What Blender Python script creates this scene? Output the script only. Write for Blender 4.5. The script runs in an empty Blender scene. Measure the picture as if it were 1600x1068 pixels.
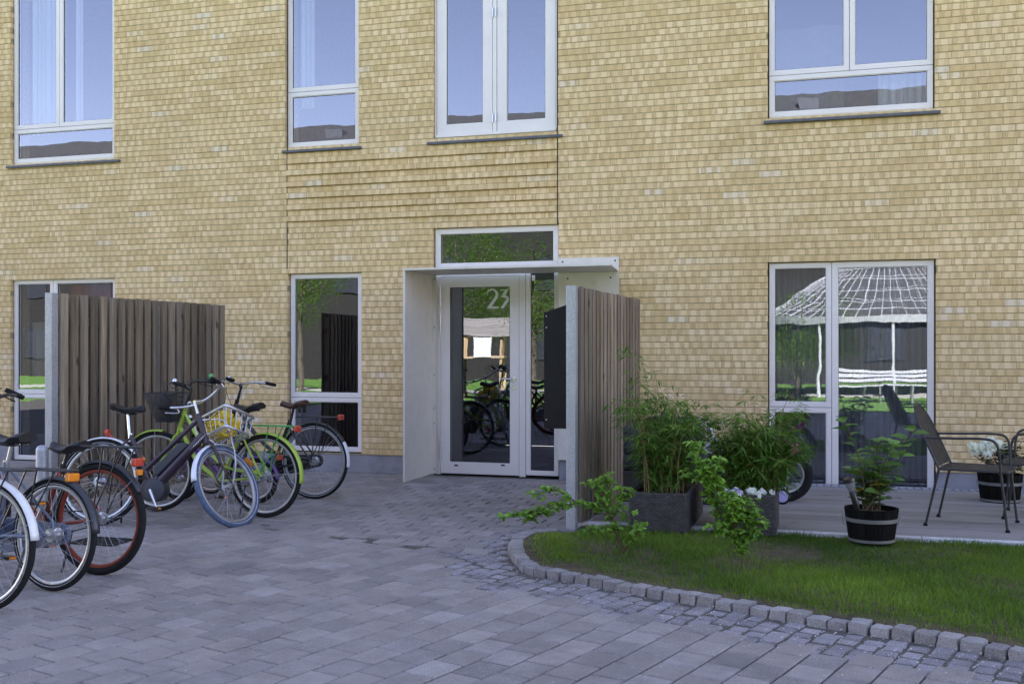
import bpy, math, random
import numpy as np
from mathutils import Vector, Matrix, Euler
random.seed(7)
RAD = math.radians
scn = bpy.context.scene
# ------------------------------------------------------------------ camera, sky, sun, exposure
F, EYE, HOR, TH = 1650.0, 1.38, 548.0, math.atan(.2987)
DC = F*EYE/197.0*math.cos(TH)
CAM = Vector((0, -DC, EYE))
cd = bpy.data.cameras.new('camera'); cam = bpy.data.objects.new('camera', cd); scn.collection.objects.link(cam)
cam.location = CAM; cam.rotation_euler = (RAD(90), 0, TH)
cd.sensor_width = 36; cd.lens = 36*F/1600; cd.shift_y = (HOR-534)/1600
cd.clip_start = .05; cd.clip_end = 600
scn.camera = cam
SUN_EL, SUN_AZ = 41.0, 20.0            # the sun stands behind the house: the yard in front lies in its shade
w = bpy.data.worlds.new('World'); scn.world = w; w.use_nodes = True
nt = w.node_tree; nt.nodes.clear()
sky = nt.nodes.new('ShaderNodeTexSky'); sky.sky_type = 'NISHITA'; sky.sun_disc = False
sky.sun_elevation = RAD(SUN_EL); sky.sun_rotation = RAD(SUN_AZ); sky.air_density = 1.0; sky.dust_density = 0; sky.ozone_density = 3.0; sky.altitude = 1800
bg = nt.nodes.new('ShaderNodeBackground'); bg.inputs[1].default_value = .10
wo = nt.nodes.new('ShaderNodeOutputWorld')
tm = nt.nodes.new('ShaderNodeMix'); tm.data_type = 'RGBA'; tm.blend_type = 'MULTIPLY'; tm.inputs[0].default_value = 1; tm.inputs[7].default_value = (1.47, 1.02, .86, 1)
nt.links.new(sky.outputs[0], tm.inputs[6]); nt.links.new(tm.outputs[2], bg.inputs[0]); nt.links.new(bg.outputs[0], wo.inputs[0])
sd = bpy.data.lights.new('sun', 'SUN'); sd.energy = 5.0; sd.angle = RAD(.53); sd.color = (1, .95, .87)
sun = bpy.data.objects.new('sun', sd); scn.collection.objects.link(sun)
az, el = RAD(SUN_AZ), RAD(SUN_EL)
sdir = Vector((math.sin(az)*math.cos(el), math.cos(az)*math.cos(el), math.sin(el)))
sun.rotation_euler = sdir.to_track_quat('Z', 'Y').to_euler()
scn.view_settings.view_transform = 'Standard'; scn.view_settings.look = 'None'
scn.view_settings.exposure = 2.98; scn.view_settings.gamma = 1
scn.render.engine = 'CYCLES'; scn.cycles.max_bounces = 8; scn.cycles.transparent_max_bounces = 16

FWD = Vector((-math.sin(TH), math.cos(TH), 0)); RGT = Vector((math.cos(TH), math.sin(TH), 0))
def ray(px, py): return FWD + RGT*((px-800)/F) + Vector((0, 0, (HOR-py)/F))
def G(px, py, z=0.0):                   # where the sight line meets the ground
    r = ray(px, py); return CAM + r*((z-EYE)/r.z)
def W(px, py, y=0.0):                   # where it meets the plane of the front
    r = ray(px, py); return CAM + r*((y-CAM.y)/r.y)
def D(px, py, d): return CAM + ray(px, py)*d

# ------------------------------------------------------------------ mesh builder
class MB:
    def __init__(s, M=None):
        s.v = []; s.f = []; s.t = []; s.uv = None; s.tint = (.5, .5, .5); s.M = M
    def add(s, vs, fs, tint=None):
        o = len(s.v)
        if s.M is not None: vs = [s.M @ Vector(p) for p in vs]
        s.v += [tuple(p) for p in vs]; s.f += [tuple(i+o for i in f) for f in fs]
        s.t += [tint or s.tint]*len(fs); return s
    def rnd(s): s.tint = (random.random(), random.random(), random.random()); return s
    def box(s, x0, x1, y0, y1, z0, z1, R=None):
        vs = [Vector((x, y, z)) for x in (x0, x1) for y in (y0, y1) for z in (z0, z1)]
        if R is not None: vs = [R @ p for p in vs]
        return s.add(vs, [(0, 1, 3, 2), (4, 6, 7, 5), (0, 4, 5, 1), (2, 3, 7, 6), (0, 2, 6, 4), (1, 5, 7, 3)])
    def cbox(s, c, size, rz=0, ch=0):
        R = Matrix.Translation(c) @ Matrix.Rotation(rz, 4, 'Z')
        a, b, d = size[0]/2, size[1]/2, size[2]/2
        return s.box(-a, a, -b, b, -d, d, R)
    def tube(s, pts, r, n=8, cap=True, closed=False):
        pts = [Vector(p) for p in pts]; m = len(pts)
        rs = r if isinstance(r, (list, tuple)) else [r]*m
        vs = []; prev = None
        for i, p in enumerate(pts):
            if closed: t = pts[(i+1) % m]-pts[i-1]
            else: t = pts[min(i+1, m-1)]-pts[max(i-1, 0)]
            if t.length < 1e-9: t = Vector((0, 0, 1))
            t.normalize()
            if prev is None:
                a = Vector((0, 0, 1)) if abs(t.z) < .9 else Vector((1, 0, 0)); u = t.cross(a).normalized()
            else:
                u = prev - t*prev.dot(t)
                u = u.normalized() if u.length > 1e-6 else t.orthogonal().normalized()
            prev = u; v = t.cross(u)
            for k in range(n):
                a = 2*math.pi*k/n; vs.append(p+(u*math.cos(a)+v*math.sin(a))*rs[i])
        fs = []
        for i in range(m if closed else m-1):
            j = (i+1) % m
            for k in range(n):
                l = (k+1) % n; fs.append((i*n+k, i*n+l, j*n+l, j*n+k))
        if cap and not closed: fs.append(tuple(range(n-1, -1, -1))); fs.append(tuple((m-1)*n+k for k in range(n)))
        return s.add(vs, fs)
    def lathe(s, prof, n=24, c=(0, 0, 0), sx=1, sy=1, ax='z'):
        vs = []
        for r, z in prof:
            for k in range(n):
                a = 2*math.pi*k/n; p = (r*math.cos(a)*sx, r*math.sin(a)*sy, z)
                if ax == 'y': p = (p[0], p[2], p[1])
                if ax == 'x': p = (p[2], p[0], p[1])
                vs.append((p[0]+c[0], p[1]+c[1], p[2]+c[2]))
        fs = []
        for i in range(len(prof)-1):
            for k in range(n): l = (k+1) % n; fs.append((i*n+k, i*n+l, (i+1)*n+l, (i+1)*n+k))
        if prof[0][0] > 1e-6: fs.append(tuple(range(n-1, -1, -1)))
        if prof[-1][0] > 1e-6: fs.append(tuple((len(prof)-1)*n+k for k in range(n)))
        return s.add(vs, fs)
    def prism(s, poly, d0, d1, ax='y'):   # polygon extruded along an axis
        n = len(poly)
        def P(a, b, d): return {'y': (a, d, b), 'z': (a, b, d), 'x': (d, a, b)}[ax]
        vs = [P(a, b, d0) for a, b in poly]+[P(a, b, d1) for a, b in poly]
        return s.add(vs, [tuple(range(n)), tuple(range(2*n-1, n-1, -1))]+[(i, i+n, (i+1) % n+n, (i+1) % n) for i in range(n)])
    def arc(s, c, R, a0, a1, wd, th=.003, n=24, crown=.25):   # curved strip round a wheel in the x-z plane
        vs = []; sec = [(-.5, -crown), (-.3, -.05), (0, 0.06), (.3, -.05), (.5, -crown)]
        for i in range(n+1):
            a = a0+(a1-a0)*i/n; ca, sa = math.cos(a), math.sin(a)
            for q in (0, -th):
                for (y, h) in sec:
                    r = R+h*wd*.8+q; vs.append((c[0]+r*ca, y*wd, c[1]+r*sa))
        fs = []
        for i in range(n):
            o = i*10; p = o+10
            for k in range(4):
                fs.append((o+k, o+k+1, p+k+1, p+k)); fs.append((o+5+k, p+5+k, p+6+k, o+6+k))
            fs.append((o, p, p+5, o+5)); fs.append((o+4, o+9, p+9, p+4))
        fs.append((0, 5, 6, 7, 8, 9, 4, 3, 2, 1)); o = n*10; fs.append((o, o+1, o+2, o+3, o+4, o+9, o+8, o+7, o+6, o+5))
        return s.add(vs, fs)
    def build(s, name, mat, parent=None, smooth=False, bevel=0, loc=None):
        me = bpy.data.meshes.new(name); me.from_pydata([tuple(p) for p in s.v], [], s.f); me.update()
        tn = np.array([len(f) for f in s.f]); cols = np.ones((len(s.f), 4)); cols[:, :3] = np.array(s.t)
        ca = me.color_attributes.new('tint', 'FLOAT_COLOR', 'CORNER'); ca.data.foreach_set('color', np.repeat(cols, tn, axis=0).ravel())
        if s.uv is not None:
            l = me.uv_layers.new(name='uv'); l.data.foreach_set('uv', np.array(s.uv, dtype=float).ravel())
        me.materials.append(mat)
        if smooth:
            me.polygons.foreach_set('use_smooth', [True]*len(me.polygons))
            if smooth != 'all': me.set_sharp_from_angle(angle=RAD(40))
        o = bpy.data.objects.new(name, me); scn.collection.objects.link(o)
        if parent is not None: o.parent = parent
        if loc is not None: o.location = loc
        if bevel:
            b = o.modifiers.new('bevel', 'BEVEL'); b.width = bevel; b.segments = 2; b.limit_method = 'ANGLE'; b.angle_limit = RAD(35)
        return o
def tag(o, label=None, cat=None, group=None, kind=None):
    if label: o['label'] = label
    if cat: o['category'] = cat
    if group: o['group'] = group
    if kind: o['kind'] = kind
    return o
def thing(name, label, cat, loc=(0, 0, 0), rz=0, group=None, rx=0):
    o = bpy.data.objects.new(name, None); scn.collection.objects.link(o); o.empty_display_size = .2
    o.location = loc; o.rotation_euler = (rx, 0, rz); return tag(o, label, cat, group)
def copy_tree(o, parent=None):
    c = o.copy(); scn.collection.objects.link(c)
    if parent is not None: c.parent = parent
    for ch in o.children: copy_tree(ch, c)
    return c

# ------------------------------------------------------------------ materials
def nodes(name):
    m = bpy.data.materials.new(name); m.use_nodes = True; t = m.node_tree; b = t.nodes['Principled BSDF']; return m, t, b
def N(t, ty, **kw):
    n = t.nodes.new(ty)
    for k, v in kw.items():
        if k.startswith('i_'):
            n.inputs[int(k[2:])].default_value = v
        else: setattr(n, k, v)
    return n
def coords(t, scale=(1, 1, 1), kind='Object', rot=(0, 0, 0)):
    tc = N(t, 'ShaderNodeTexCoord'); mp = N(t, 'ShaderNodeMapping'); mp.inputs['Scale'].default_value = scale; mp.inputs['Rotation'].default_value = rot
    t.links.new(tc.outputs[kind], mp.inputs[0]); return mp.outputs[0]
def noise(t, vec, sc, det=4, rough=.55):
    n = N(t, 'ShaderNodeTexNoise'); n.inputs['Scale'].default_value = sc; n.inputs['Detail'].default_value = det; n.inputs['Roughness'].default_value = rough
    if vec is not None: t.links.new(vec, n.inputs['Vector'])
    return n.outputs['Fac']
def ramp(t, fac, stops):
    r = N(t, 'ShaderNodeValToRGB'); e = r.color_ramp.elements
    while len(e) < len(stops): e.new(.5)
    for i, (p, c) in enumerate(stops):
        e[i].position = p; e[i].color = (c[0], c[1], c[2], 1) if not isinstance(c, (int, float)) else (c, c, c, 1)
    t.links.new(fac, r.inputs[0]); return r.outputs[0]
def mix(t, f, a, b, mode='MIX'):
    m = N(t, 'ShaderNodeMix', data_type='RGBA', blend_type=mode)
    for s, v in ((m.inputs[0], f), (m.inputs[6], a), (m.inputs[7], b)):
        if hasattr(v, 'links'): t.links.new(v, s)
        elif isinstance(v, (int, float)): s.default_value = v if s == m.inputs[0] else (v, v, v, 1)
        else: s.default_value = (v[0], v[1], v[2], 1)
    return m.outputs[2]
def math_(t, op, a, b=0.0):
    m = N(t, 'ShaderNodeMath', operation=op)
    for s, v in ((m.inputs[0], a), (m.inputs[1], b)):
        if hasattr(v, 'links'): t.links.new(v, s)
        else: s.default_value = v
    return m.outputs[0]
def bump(t, b, h, st=.3, dist=.01):
    n = N(t, 'ShaderNodeBump'); n.inputs['Strength'].default_value = st; n.inputs['Distance'].default_value = dist
    t.links.new(h, n.inputs['Height']); t.links.new(n.outputs[0], b.inputs['Normal'])
def tintattr(t):
    a = N(t, 'ShaderNodeAttribute', attribute_name='tint'); s = N(t, 'ShaderNodeSeparateColor'); t.links.new(a.outputs['Color'], s.inputs[0]); return s.outputs
def mat(name, col, rough=.5, metal=0.0, var=.15, vs=8, bmp=0, bs=60, tv=0.0, spec=.5, coat=0.0, dirt=None):
    m, t, b = nodes(name); v = coords(t)
    c2 = [max(0, x*(1-var)) for x in col]; c1 = [min(1, x*(1+var*.6)) for x in col]
    c = ramp(t, noise(t, v, vs, 5), [(.32, c2), (.68, c1)])
    if tv:
        s = tintattr(t); c = mix(t, 1.0, c, ramp(t, s[0], [(0, 1-tv), (1, 1+tv)]), 'MULTIPLY')
    if dirt:
        c = mix(t, ramp(t, noise(t, v, 3, 8, .7), [(.5, 0), (.75, .8)]), c, dirt)
    t.links.new(c, b.inputs['Base Color'])
    b.inputs['Metallic'].default_value = metal; b.inputs['Specular IOR Level'].default_value = spec; b.inputs['Coat Weight'].default_value = coat
    rr = ramp(t, noise(t, v, vs*3, 4), [(.3, max(.02, rough*.8)), (.7, min(1, rough*1.2))]); t.links.new(rr, b.inputs['Roughness'])
    if bmp: bump(t, b, noise(t, v, bs, 5), bmp, .005)
    return m
def brick_mat():
    m, t, b = nodes('yellow_brick'); s = tintattr(t)
    uv = N(t, 'ShaderNodeTexCoord').outputs['UV']; sx = N(t, 'ShaderNodeSeparateXYZ'); t.links.new(uv, sx.inputs[0])
    # darker firing bands across each brick
    ph = math_(t, 'MULTIPLY', s[1], 9.0)
    ob = coords(t, (26, 26, 60)); wob = math_(t, 'MULTIPLY', noise(t, ob, 1, 3), 3.0)
    band = math_(t, 'SINE', math_(t, 'ADD', math_(t, 'ADD', math_(t, 'MULTIPLY', sx.outputs[0], 6.2832/.108), ph), wob))
    band = ramp(t, math_(t, 'ADD', math_(t, 'MULTIPLY', band, .5), .5), [(.42, 0), (.58, 1)])
    fine = noise(t, coords(t, (150, 150, 9)), 1, 3, .6)
    fine = ramp(t, fine, [(.38, .25), (.6, 1)])
    amt = math_(t, 'MULTIPLY', math_(t, 'MULTIPLY', band, fine), ramp(t, s[2], [(0, .55), (1, 1)]))
    light = ramp(t, s[0], [(0, (.60, .445, .225)), (.55, (.70, .535, .30)), (.965, (.75, .585, .35)), (.985, (.72, .60, .42)), (1, (.69, .60, .46))])
    light = mix(t, 1.0, light, ramp(t, noise(t, coords(t), 1.1, 5, .6), [(.3, .90), (.7, 1.06)]), 'MULTIPLY')
    c = mix(t, amt, light, (.47, .335, .16))
    c = mix(t, ramp(t, noise(t, coords(t), 55, 3), [(.66, 0), (.78, .55)]), c, (.28, .19, .09))
    t.links.new(c, b.inputs['Base Color']); b.inputs['Roughness'].default_value = .88; b.inputs['Specular IOR Level'].default_value = .25
    bump(t, b, math_(t, 'ADD', noise(t, coords(t), 160, 4), math_(t, 'MULTIPLY', fine, -.3)), .5, .004)
    return m
def wood_mat(name, a, b_, along=2, rough=.8, tv=.3, grey=.3, spec=.3):
    m, t, b = nodes(name); sc = [22, 22, 22]; sc[along] = 1.1; v = coords(t, tuple(sc)); s = tintattr(t)
    off = N(t, 'ShaderNodeVectorMath', operation='ADD'); t.links.new(v, off.inputs[0])
    cm = N(t, 'ShaderNodeCombineXYZ'); 
    for i in range(3): t.links.new(math_(t, 'MULTIPLY', s[i], 40.0), cm.inputs[i])
    t.links.new(cm.outputs[0], off.inputs[1]); v2 = off.outputs[0]
    g = noise(t, v2, 1.6, 6, .65); c = ramp(t, g, [(.3, a), (.7, b_)])
    c = mix(t, 1.0, c, ramp(t, s[0], [(0, 1-tv), (1, 1+tv)]), 'MULTIPLY')
    lum = [(x+y)/2 for x, y in zip(a, b_)]; gm = sum(lum)/3
    c = mix(t, math_(t, 'MULTIPLY', s[1], grey), c, (gm*1.15, gm*1.12, gm*1.08))
    vor = N(t, 'ShaderNodeTexVoronoi'); sc2 = [5.5, 5.5, 5.5]; sc2[along] = 2.2; vv = coords(t, tuple(sc2)); 
    o2 = N(t, 'ShaderNodeVectorMath', operation='ADD'); t.links.new(vv, o2.inputs[0]); t.links.new(cm.outputs[0], o2.inputs[1]); t.links.new(o2.outputs[0], vor.inputs['Vector']); vor.inputs['Scale'].default_value = 1
    c = mix(t, ramp(t, vor.outputs['Distance'], [(.05, .9), (.11, 0)]), c, tuple(x*.35 for x in a))
    t.links.new(c, b.inputs['Base Color']); b.inputs['Roughness'].default_value = rough; b.inputs['Specular IOR Level'].default_value = spec
    bump(t, b, g, .35, .004); return m
def glass_mat(name, tint=(.75, .8, .82), base=.165):
    m, t, b = nodes(name); out = [n for n in t.nodes if n.type == 'OUTPUT_MATERIAL'][0]; t.nodes.remove(b)
    gl = N(t, 'ShaderNodeBsdfGlossy'); gl.inputs['Roughness'].default_value = 0.0; gl.inputs['Color'].default_value = (.82, .87, 1, 1)
    tr = N(t, 'ShaderNodeBsdfTransparent'); tr.inputs[0].default_value = (*tint, 1)
    lw = N(t, 'ShaderNodeLayerWeight'); lw.inputs['Blend'].default_value = .5
    f = ramp(t, lw.outputs['Facing'], [(0, base), (.45, base*1.25), (.8, .5), (1, 1)])
    bp = N(t, 'ShaderNodeBump'); bp.inputs['Strength'].default_value = .014; bp.inputs['Distance'].default_value = .05
    t.links.new(noise(t, coords(t, (1, 1, 1)), 2.3, 1.5), bp.inputs['Height']); t.links.new(bp.outputs[0], gl.inputs['Normal'])
    mx = N(t, 'ShaderNodeMixShader'); t.links.new(f, mx.inputs[0]); t.links.new(tr.outputs[0], mx.inputs[1]); t.links.new(gl.outputs[0], mx.inputs[2]); t.links.new(mx.outputs[0], out.inputs[0])
    return m
def leaf_mat(name, a, b_, trans=.35, rough=.45):
    m, t, b = nodes(name); s = tintattr(t); c = ramp(t, s[0], [(0, a), (.9, b_), (1, tuple(min(1, x*1.3) for x in b_))])
    t.links.new(c, b.inputs['Base Color']); b.inputs['Roughness'].default_value = rough; b.inputs['Specular IOR Level'].default_value = .35
    out = [n for n in t.nodes if n.type == 'OUTPUT_MATERIAL'][0]
    tl = N(t, 'ShaderNodeBsdfTranslucent'); t.links.new(mix(t, 1.0, c, (1.3, 1.5, .7), 'MULTIPLY'), tl.inputs[0])
    mx = N(t, 'ShaderNodeMixShader'); mx.inputs[0].default_value = trans
    t.links.new(b.outputs[0], mx.inputs[1]); t.links.new(tl.outputs[0], mx.inputs[2]); t.links.new(mx.outputs[0], out.inputs[0]); return m
def cloth_mat(name, col, alpha=1.0, stripes=0):
    m, t, b = nodes(name); b.inputs['Base Color'].default_value = (*col, 1); b.inputs['Roughness'].default_value = .9
    out = [n for n in t.nodes if n.type == 'OUTPUT_MATERIAL'][0]
    tl = N(t, 'ShaderNodeBsdfTranslucent'); tl.inputs[0].default_value = (*col, 1); tr = N(t, 'ShaderNodeBsdfTransparent')
    m1 = N(t, 'ShaderNodeMixShader'); m1.inputs[0].default_value = .4; m2 = N(t, 'ShaderNodeMixShader'); m2.inputs[0].default_value = alpha
    t.links.new(b.outputs[0], m1.inputs[1]); t.links.new(tl.outputs[0], m1.inputs[2]); t.links.new(tr.outputs[0], m2.inputs[1]); t.links.new(m1.outputs[0], m2.inputs[2]); t.links.new(m2.outputs[0], out.inputs[0])
    return m
def paver_mat(name, a, b_, speck=.4, tv=.22):
    m, t, b = nodes(name); v = coords(t); s = tintattr(t)
    c = ramp(t, noise(t, v, 5, 6, .65), [(.3, a), (.7, b_)])
    c = mix(t, 1.0, c, ramp(t, s[0], [(0, 1-tv), (.8, 1+tv*.5), (1, 1+tv*1.5)]), 'MULTIPLY')
    c = mix(t, math_(t, 'MULTIPLY', s[1], .35), c, tuple(x*y for x, y in zip(b_, (1.12, 1.0, .86))))
    c = mix(t, ramp(t, noise(t, v, 240, 2), [(.5, 0), (.8, speck)]), c, tuple(min(1, x*2.1) for x in b_))
    c = mix(t, ramp(t, noise(t, v, 190, 2), [(.28, speck), (.45, 0)]), c, tuple(x*.45 for x in a))
    c = mix(t, ramp(t, noise(t, v, 9, 7, .75), [(.52, 0), (.72, .45)]), c, tuple(min(1, x*1.35) for x in b_))
    c = mix(t, ramp(t, noise(t, v, 1.3, 8, .72), [(.5, 0), (.72, .5)]), c, tuple(x*.6 for x in a))
    t.links.new(c, b.inputs['Base Color']); b.inputs['Roughness'].default_value = .82; b.inputs['Specular IOR Level'].default_value = .35
    bump(t, b, noise(t, v, 150, 5, .7), .45, .004); return m
def galv_mat():
    m, t, b = nodes('galvanised_steel'); v = coords(t); vo = N(t, 'ShaderNodeTexVoronoi'); vo.inputs['Scale'].default_value = 150; t.links.new(v, vo.inputs['Vector'])
    sp = N(t, 'ShaderNodeSeparateColor'); t.links.new(vo.outputs['Color'], sp.inputs[0])
    c = ramp(t, sp.outputs[0], [(0, (.35, .36, .39)), (.6, (.41, .42, .46)), (1, (.50, .51, .55))]); c = mix(t, ramp(t, noise(t, v, 6, 6, .7), [(.45, 0), (.75, .6)]), c, (.27, .28, .31))
    t.links.new(c, b.inputs['Base Color']); b.inputs['Metallic'].default_value = .55; t.links.new(ramp(t, sp.outputs[1], [(0, .35), (1, .6)]), b.inputs['Roughness']); return m

M = dict(
 brick=brick_mat(), mortar=mat('mortar', (.36, .29, .15), .95, var=.25, vs=30, bmp=.3),
 frame=mat('pale_alu_frame', (.72, .68, .655), .38, var=.04, vs=3, spec=.5), gasket=mat('gasket', (.02, .02, .022), .7),
 sillm=mat('slate_sill', (.10, .105, .125), .6, var=.2, vs=14), plinth=mat('plinth_render', (.26, .26, .29), .9, var=.16, vs=4, bmp=.4, bs=90, dirt=(.16, .16, .17)),
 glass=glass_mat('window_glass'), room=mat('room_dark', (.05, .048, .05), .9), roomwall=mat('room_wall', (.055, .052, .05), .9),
 steel=mat('cream_powder_coat', (.66, .625, .555), .42, var=.10, vs=3, dirt=(.44, .42, .38)), curtain=cloth_mat('white_curtain', (.8, .8, .82), .85), tulle=cloth_mat('tulle', (.7, .7, .72), .36),
 net=cloth_mat('fine_net', (.6, .6, .62), .13), red_curtain=cloth_mat('rust_curtain', (.45, .10, .05), 1.0), sandcurtain=cloth_mat('sand_curtain', (.42, .34, .25), 1.0), digit=mat('frosted_digit', (.68, .70, .68), .6, var=.05),
 galv=galv_mat(), fence=wood_mat('weathered_board', (.095, .071, .045), (.30, .235, .158), 2, tv=.50), deck=wood_mat('grey_deck_board', (.165, .150, .140), (.31, .285, .262), 0, tv=.18),
 paver=paver_mat('concrete_paver', (.172, .158, .152), (.275, .252, .240), .7, .21), sett=paver_mat('granite_sett', (.140, .132, .140), (.265, .25, .262), 1.0, .3),
 kerb=paver_mat('granite_kerb', (.155, .148, .145), (.28, .265, .26), .8, .35), strip=paver_mat('pale_granite_strip', (.42, .42, .44), (.62, .61, .62), .7, .1),
 grit=mat('joint_grit', (.095, .085, .07), .95, var=.5, vs=60, bmp=.5), soil=mat('lawn_soil', (.075, .052, .028), .95, var=.5, vs=12, bmp=.6),
 grass=leaf_mat('grass_blade', (.045, .100, .010), (.18, .27, .030), .35, .55), lawnfar=mat('mown_lawn', (.11, .23, .03), .9, var=.3, vs=3),
 black=mat('black_paint', (.015, .015, .018), .35, coat=.2), blackmetal=mat('black_sheet_metal', (.012, .011, .012), .5, var=.2, vs=3, spec=.2), rubber=mat('black_rubber', (.014, .014, .015), .85, spec=.25, var=.3, vs=40, bmp=.3, bs=200),
 bluerubber=mat('blue_grey_rubber', (.075, .11, .19), .75, var=.3, vs=30, bmp=.3, bs=200), chrome=mat('chrome', (.72, .73, .76), .22, 1.0, var=.05), alu=mat('brushed_alu', (.55, .56, .60), .35, .9, var=.12, vs=20),
 spoke=mat('steel_spoke', (.42, .42, .45), .4, .8), whitep=mat('white_paint', (.72, .73, .76), .3, coat=.3, var=.06), silverp=mat('silver_fender', (.72, .73, .77), .35, .1),
 maroon=mat('aubergine_paint', (.030, .014, .030), .35, coat=.3, var=.2), lime=mat('lime_paint', (.36, .52, .06), .38, coat=.3, dirt=(.22, .34, .05)), green=mat('green_paint', (.05, .27, .05), .35, coat=.2),
 redp=mat('rust_red_paint', (.22, .030, .012), .5, dirt=(.10, .02, .01)), bluep=mat('steel_blue_paint', (.11, .14, .22), .35, coat=.4), purple=mat('purple_paint', (.12, .05, .24), .4),
 saddle=mat('black_saddle', (.014, .014, .016), .5, spec=.3), brownsaddle=mat('brown_leather', (.07, .035, .025), .6, dirt=(.02, .012, .01)), grip=mat('grip_rubber', (.012, .012, .014), .8, spec=.2),
 redlens=mat('red_reflector', (.55, .05, .02), .2, coat=.5, bmp=.5, bs=300), orange=mat('orange_reflector', (.75, .24, .02), .25, coat=.4), yellowbag=mat('yellow_plastic', (.72, .52, .02), .4, var=.25, vs=12),
 pink=mat('pink_plastic', (.75, .05, .28), .35), lilac=mat('lilac_plastic', (.42, .38, .68), .4), batt=mat('battery_case', (.028, .030, .040), .4), 
 rattan=mat('dark_rattan', (.050, .046, .050), .6, tv=.35, var=.25, vs=20), cushion=mat('charcoal_cushion', (.045, .046, .055), .95, var=.2, vs=5), 
 bamboo=leaf_mat('bamboo_leaf', (.035, .09, .014), (.15, .27, .04)), culm=mat('bamboo_culm', (.26, .20, .08), .5, var=.3), bush=leaf_mat('currant_leaf', (.075, .165, .020), (.22, .38, .055)),
 pot_leaf=leaf_mat('hydrangea_leaf', (.045, .11, .028), (.15, .26, .07)), yellowleaf=leaf_mat('yellowed_leaf', (.45, .25, .02), (.6, .42, .05)), stem=mat('woody_stem', (.10, .07, .035), .8), darkleaf=leaf_mat('dark_leaf', (.012, .025, .010), (.03, .06, .02), .15),
 petal=leaf_mat('white_petal', (.70, .70, .72), (.82, .82, .82), .3), violet=leaf_mat('violet_petal', (.18, .10, .40), (.55, .50, .75), .3), barrel=wood_mat('black_stained_oak', (.004, .004, .004), (.012, .011, .010), 2, tv=.3, grey=.05, spec=.06), hoop=mat('zinc_hoop', (.26, .27, .27), .5, .7),
 chair=mat('anthracite_metal', (.028, .027, .028), .5, var=.2), lampglass=mat('ribbed_glass', (.20, .21, .22), .15), treeleaf=leaf_mat('tree_leaf', (.06, .13, .02), (.20, .32, .05)), bark=mat('bark', (.12, .095, .07), .9, var=.4, vs=15),
 darkbrick=mat('dark_brick', (.022, .019, .018), .9, var=.3, vs=25), roof=mat('grey_roof', (.07, .07, .075), .8, var=.2, vs=6), light_wood=wood_mat('pale_wood', (.42, .27, .14), (.60, .42, .24), 2), tentw=mat('white_canvas', (.55, .55, .57), .7), path=mat('pale_gravel', (.48, .45, .40), .95, var=.15, vs=30),
 skyblue=mat('pale_blue_cloth', (.40, .52, .70), .8), greenp=mat('green_plastic', (.12, .42, .14), .4))

# ------------------------------------------------------------------ the house front
def px_rect(xl, xr, yt, yb, y=.05):
    a = W(xl, yt, y); b = W(xr, yt, y); c = W(xl, yb, y); return a.x, b.x, c.z, a.z   # x0,x1,z0,z1
DEPTH = .05
WIN = {}
def reg(name, xl, xr, yt, yb): WIN[name] = px_rect(xl, xr, yt, yb, DEPTH)
reg('w1', 22, 181, -75, 256); reg('w2', 22, 182, 437.5, 717); reg('w3', 450, 561.5, -75, 231); reg('w4', 454, 566, 428.3, 703)
reg('w5', 681, 869.5, -75, 214.5); reg('w7', 1201.6, 1458.2, -75, 184); reg('w8', 1201.8, 1459.8, 411.3, 763.5); reg('door', 680, 873, 357.8, 744)
PT = W(1530, 739).z            # top of the plinth
def sub(cuts, a, b):
    out = []; cur = a
    for c0, c1 in sorted(cuts):
        if c1 <= cur or c0 >= b: continue
        if c0 > cur: out.append((cur, c0))
        cur = max(cur, c1)
    if cur < b: out.append((cur, b))
    return out
building = thing('apartment_building', 'yellow brick apartment block with pale framed windows and a grey plinth', 'building', (0, 0, 0))
XL, XR, ZB = -13.0, 8.0, 6.9
g = .012
OP = [(a-g, b+g, c-(.035 if n in ('w1', 'w3', 'w5', 'w7') else g), d+g) for n, (a, b, c, d) in WIN.items()]
OP = [(a, b, (-.1 if n in ('door',) else (c if c > PT-.02 or n in ('w1','w3','w5','w7') else c)), d) for (a, b, c, d), n in zip(OP, WIN)]
JX0, JX1 = W(448.5, 300).x, W(871, 300).x
CH, BL = .0671, .232
band_z1 = W(449, 240).z; band_z0 = W(449, 352).z
mb = MB(); uvs = []
k = 0; z = PT
rb = random.Random(3)
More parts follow.
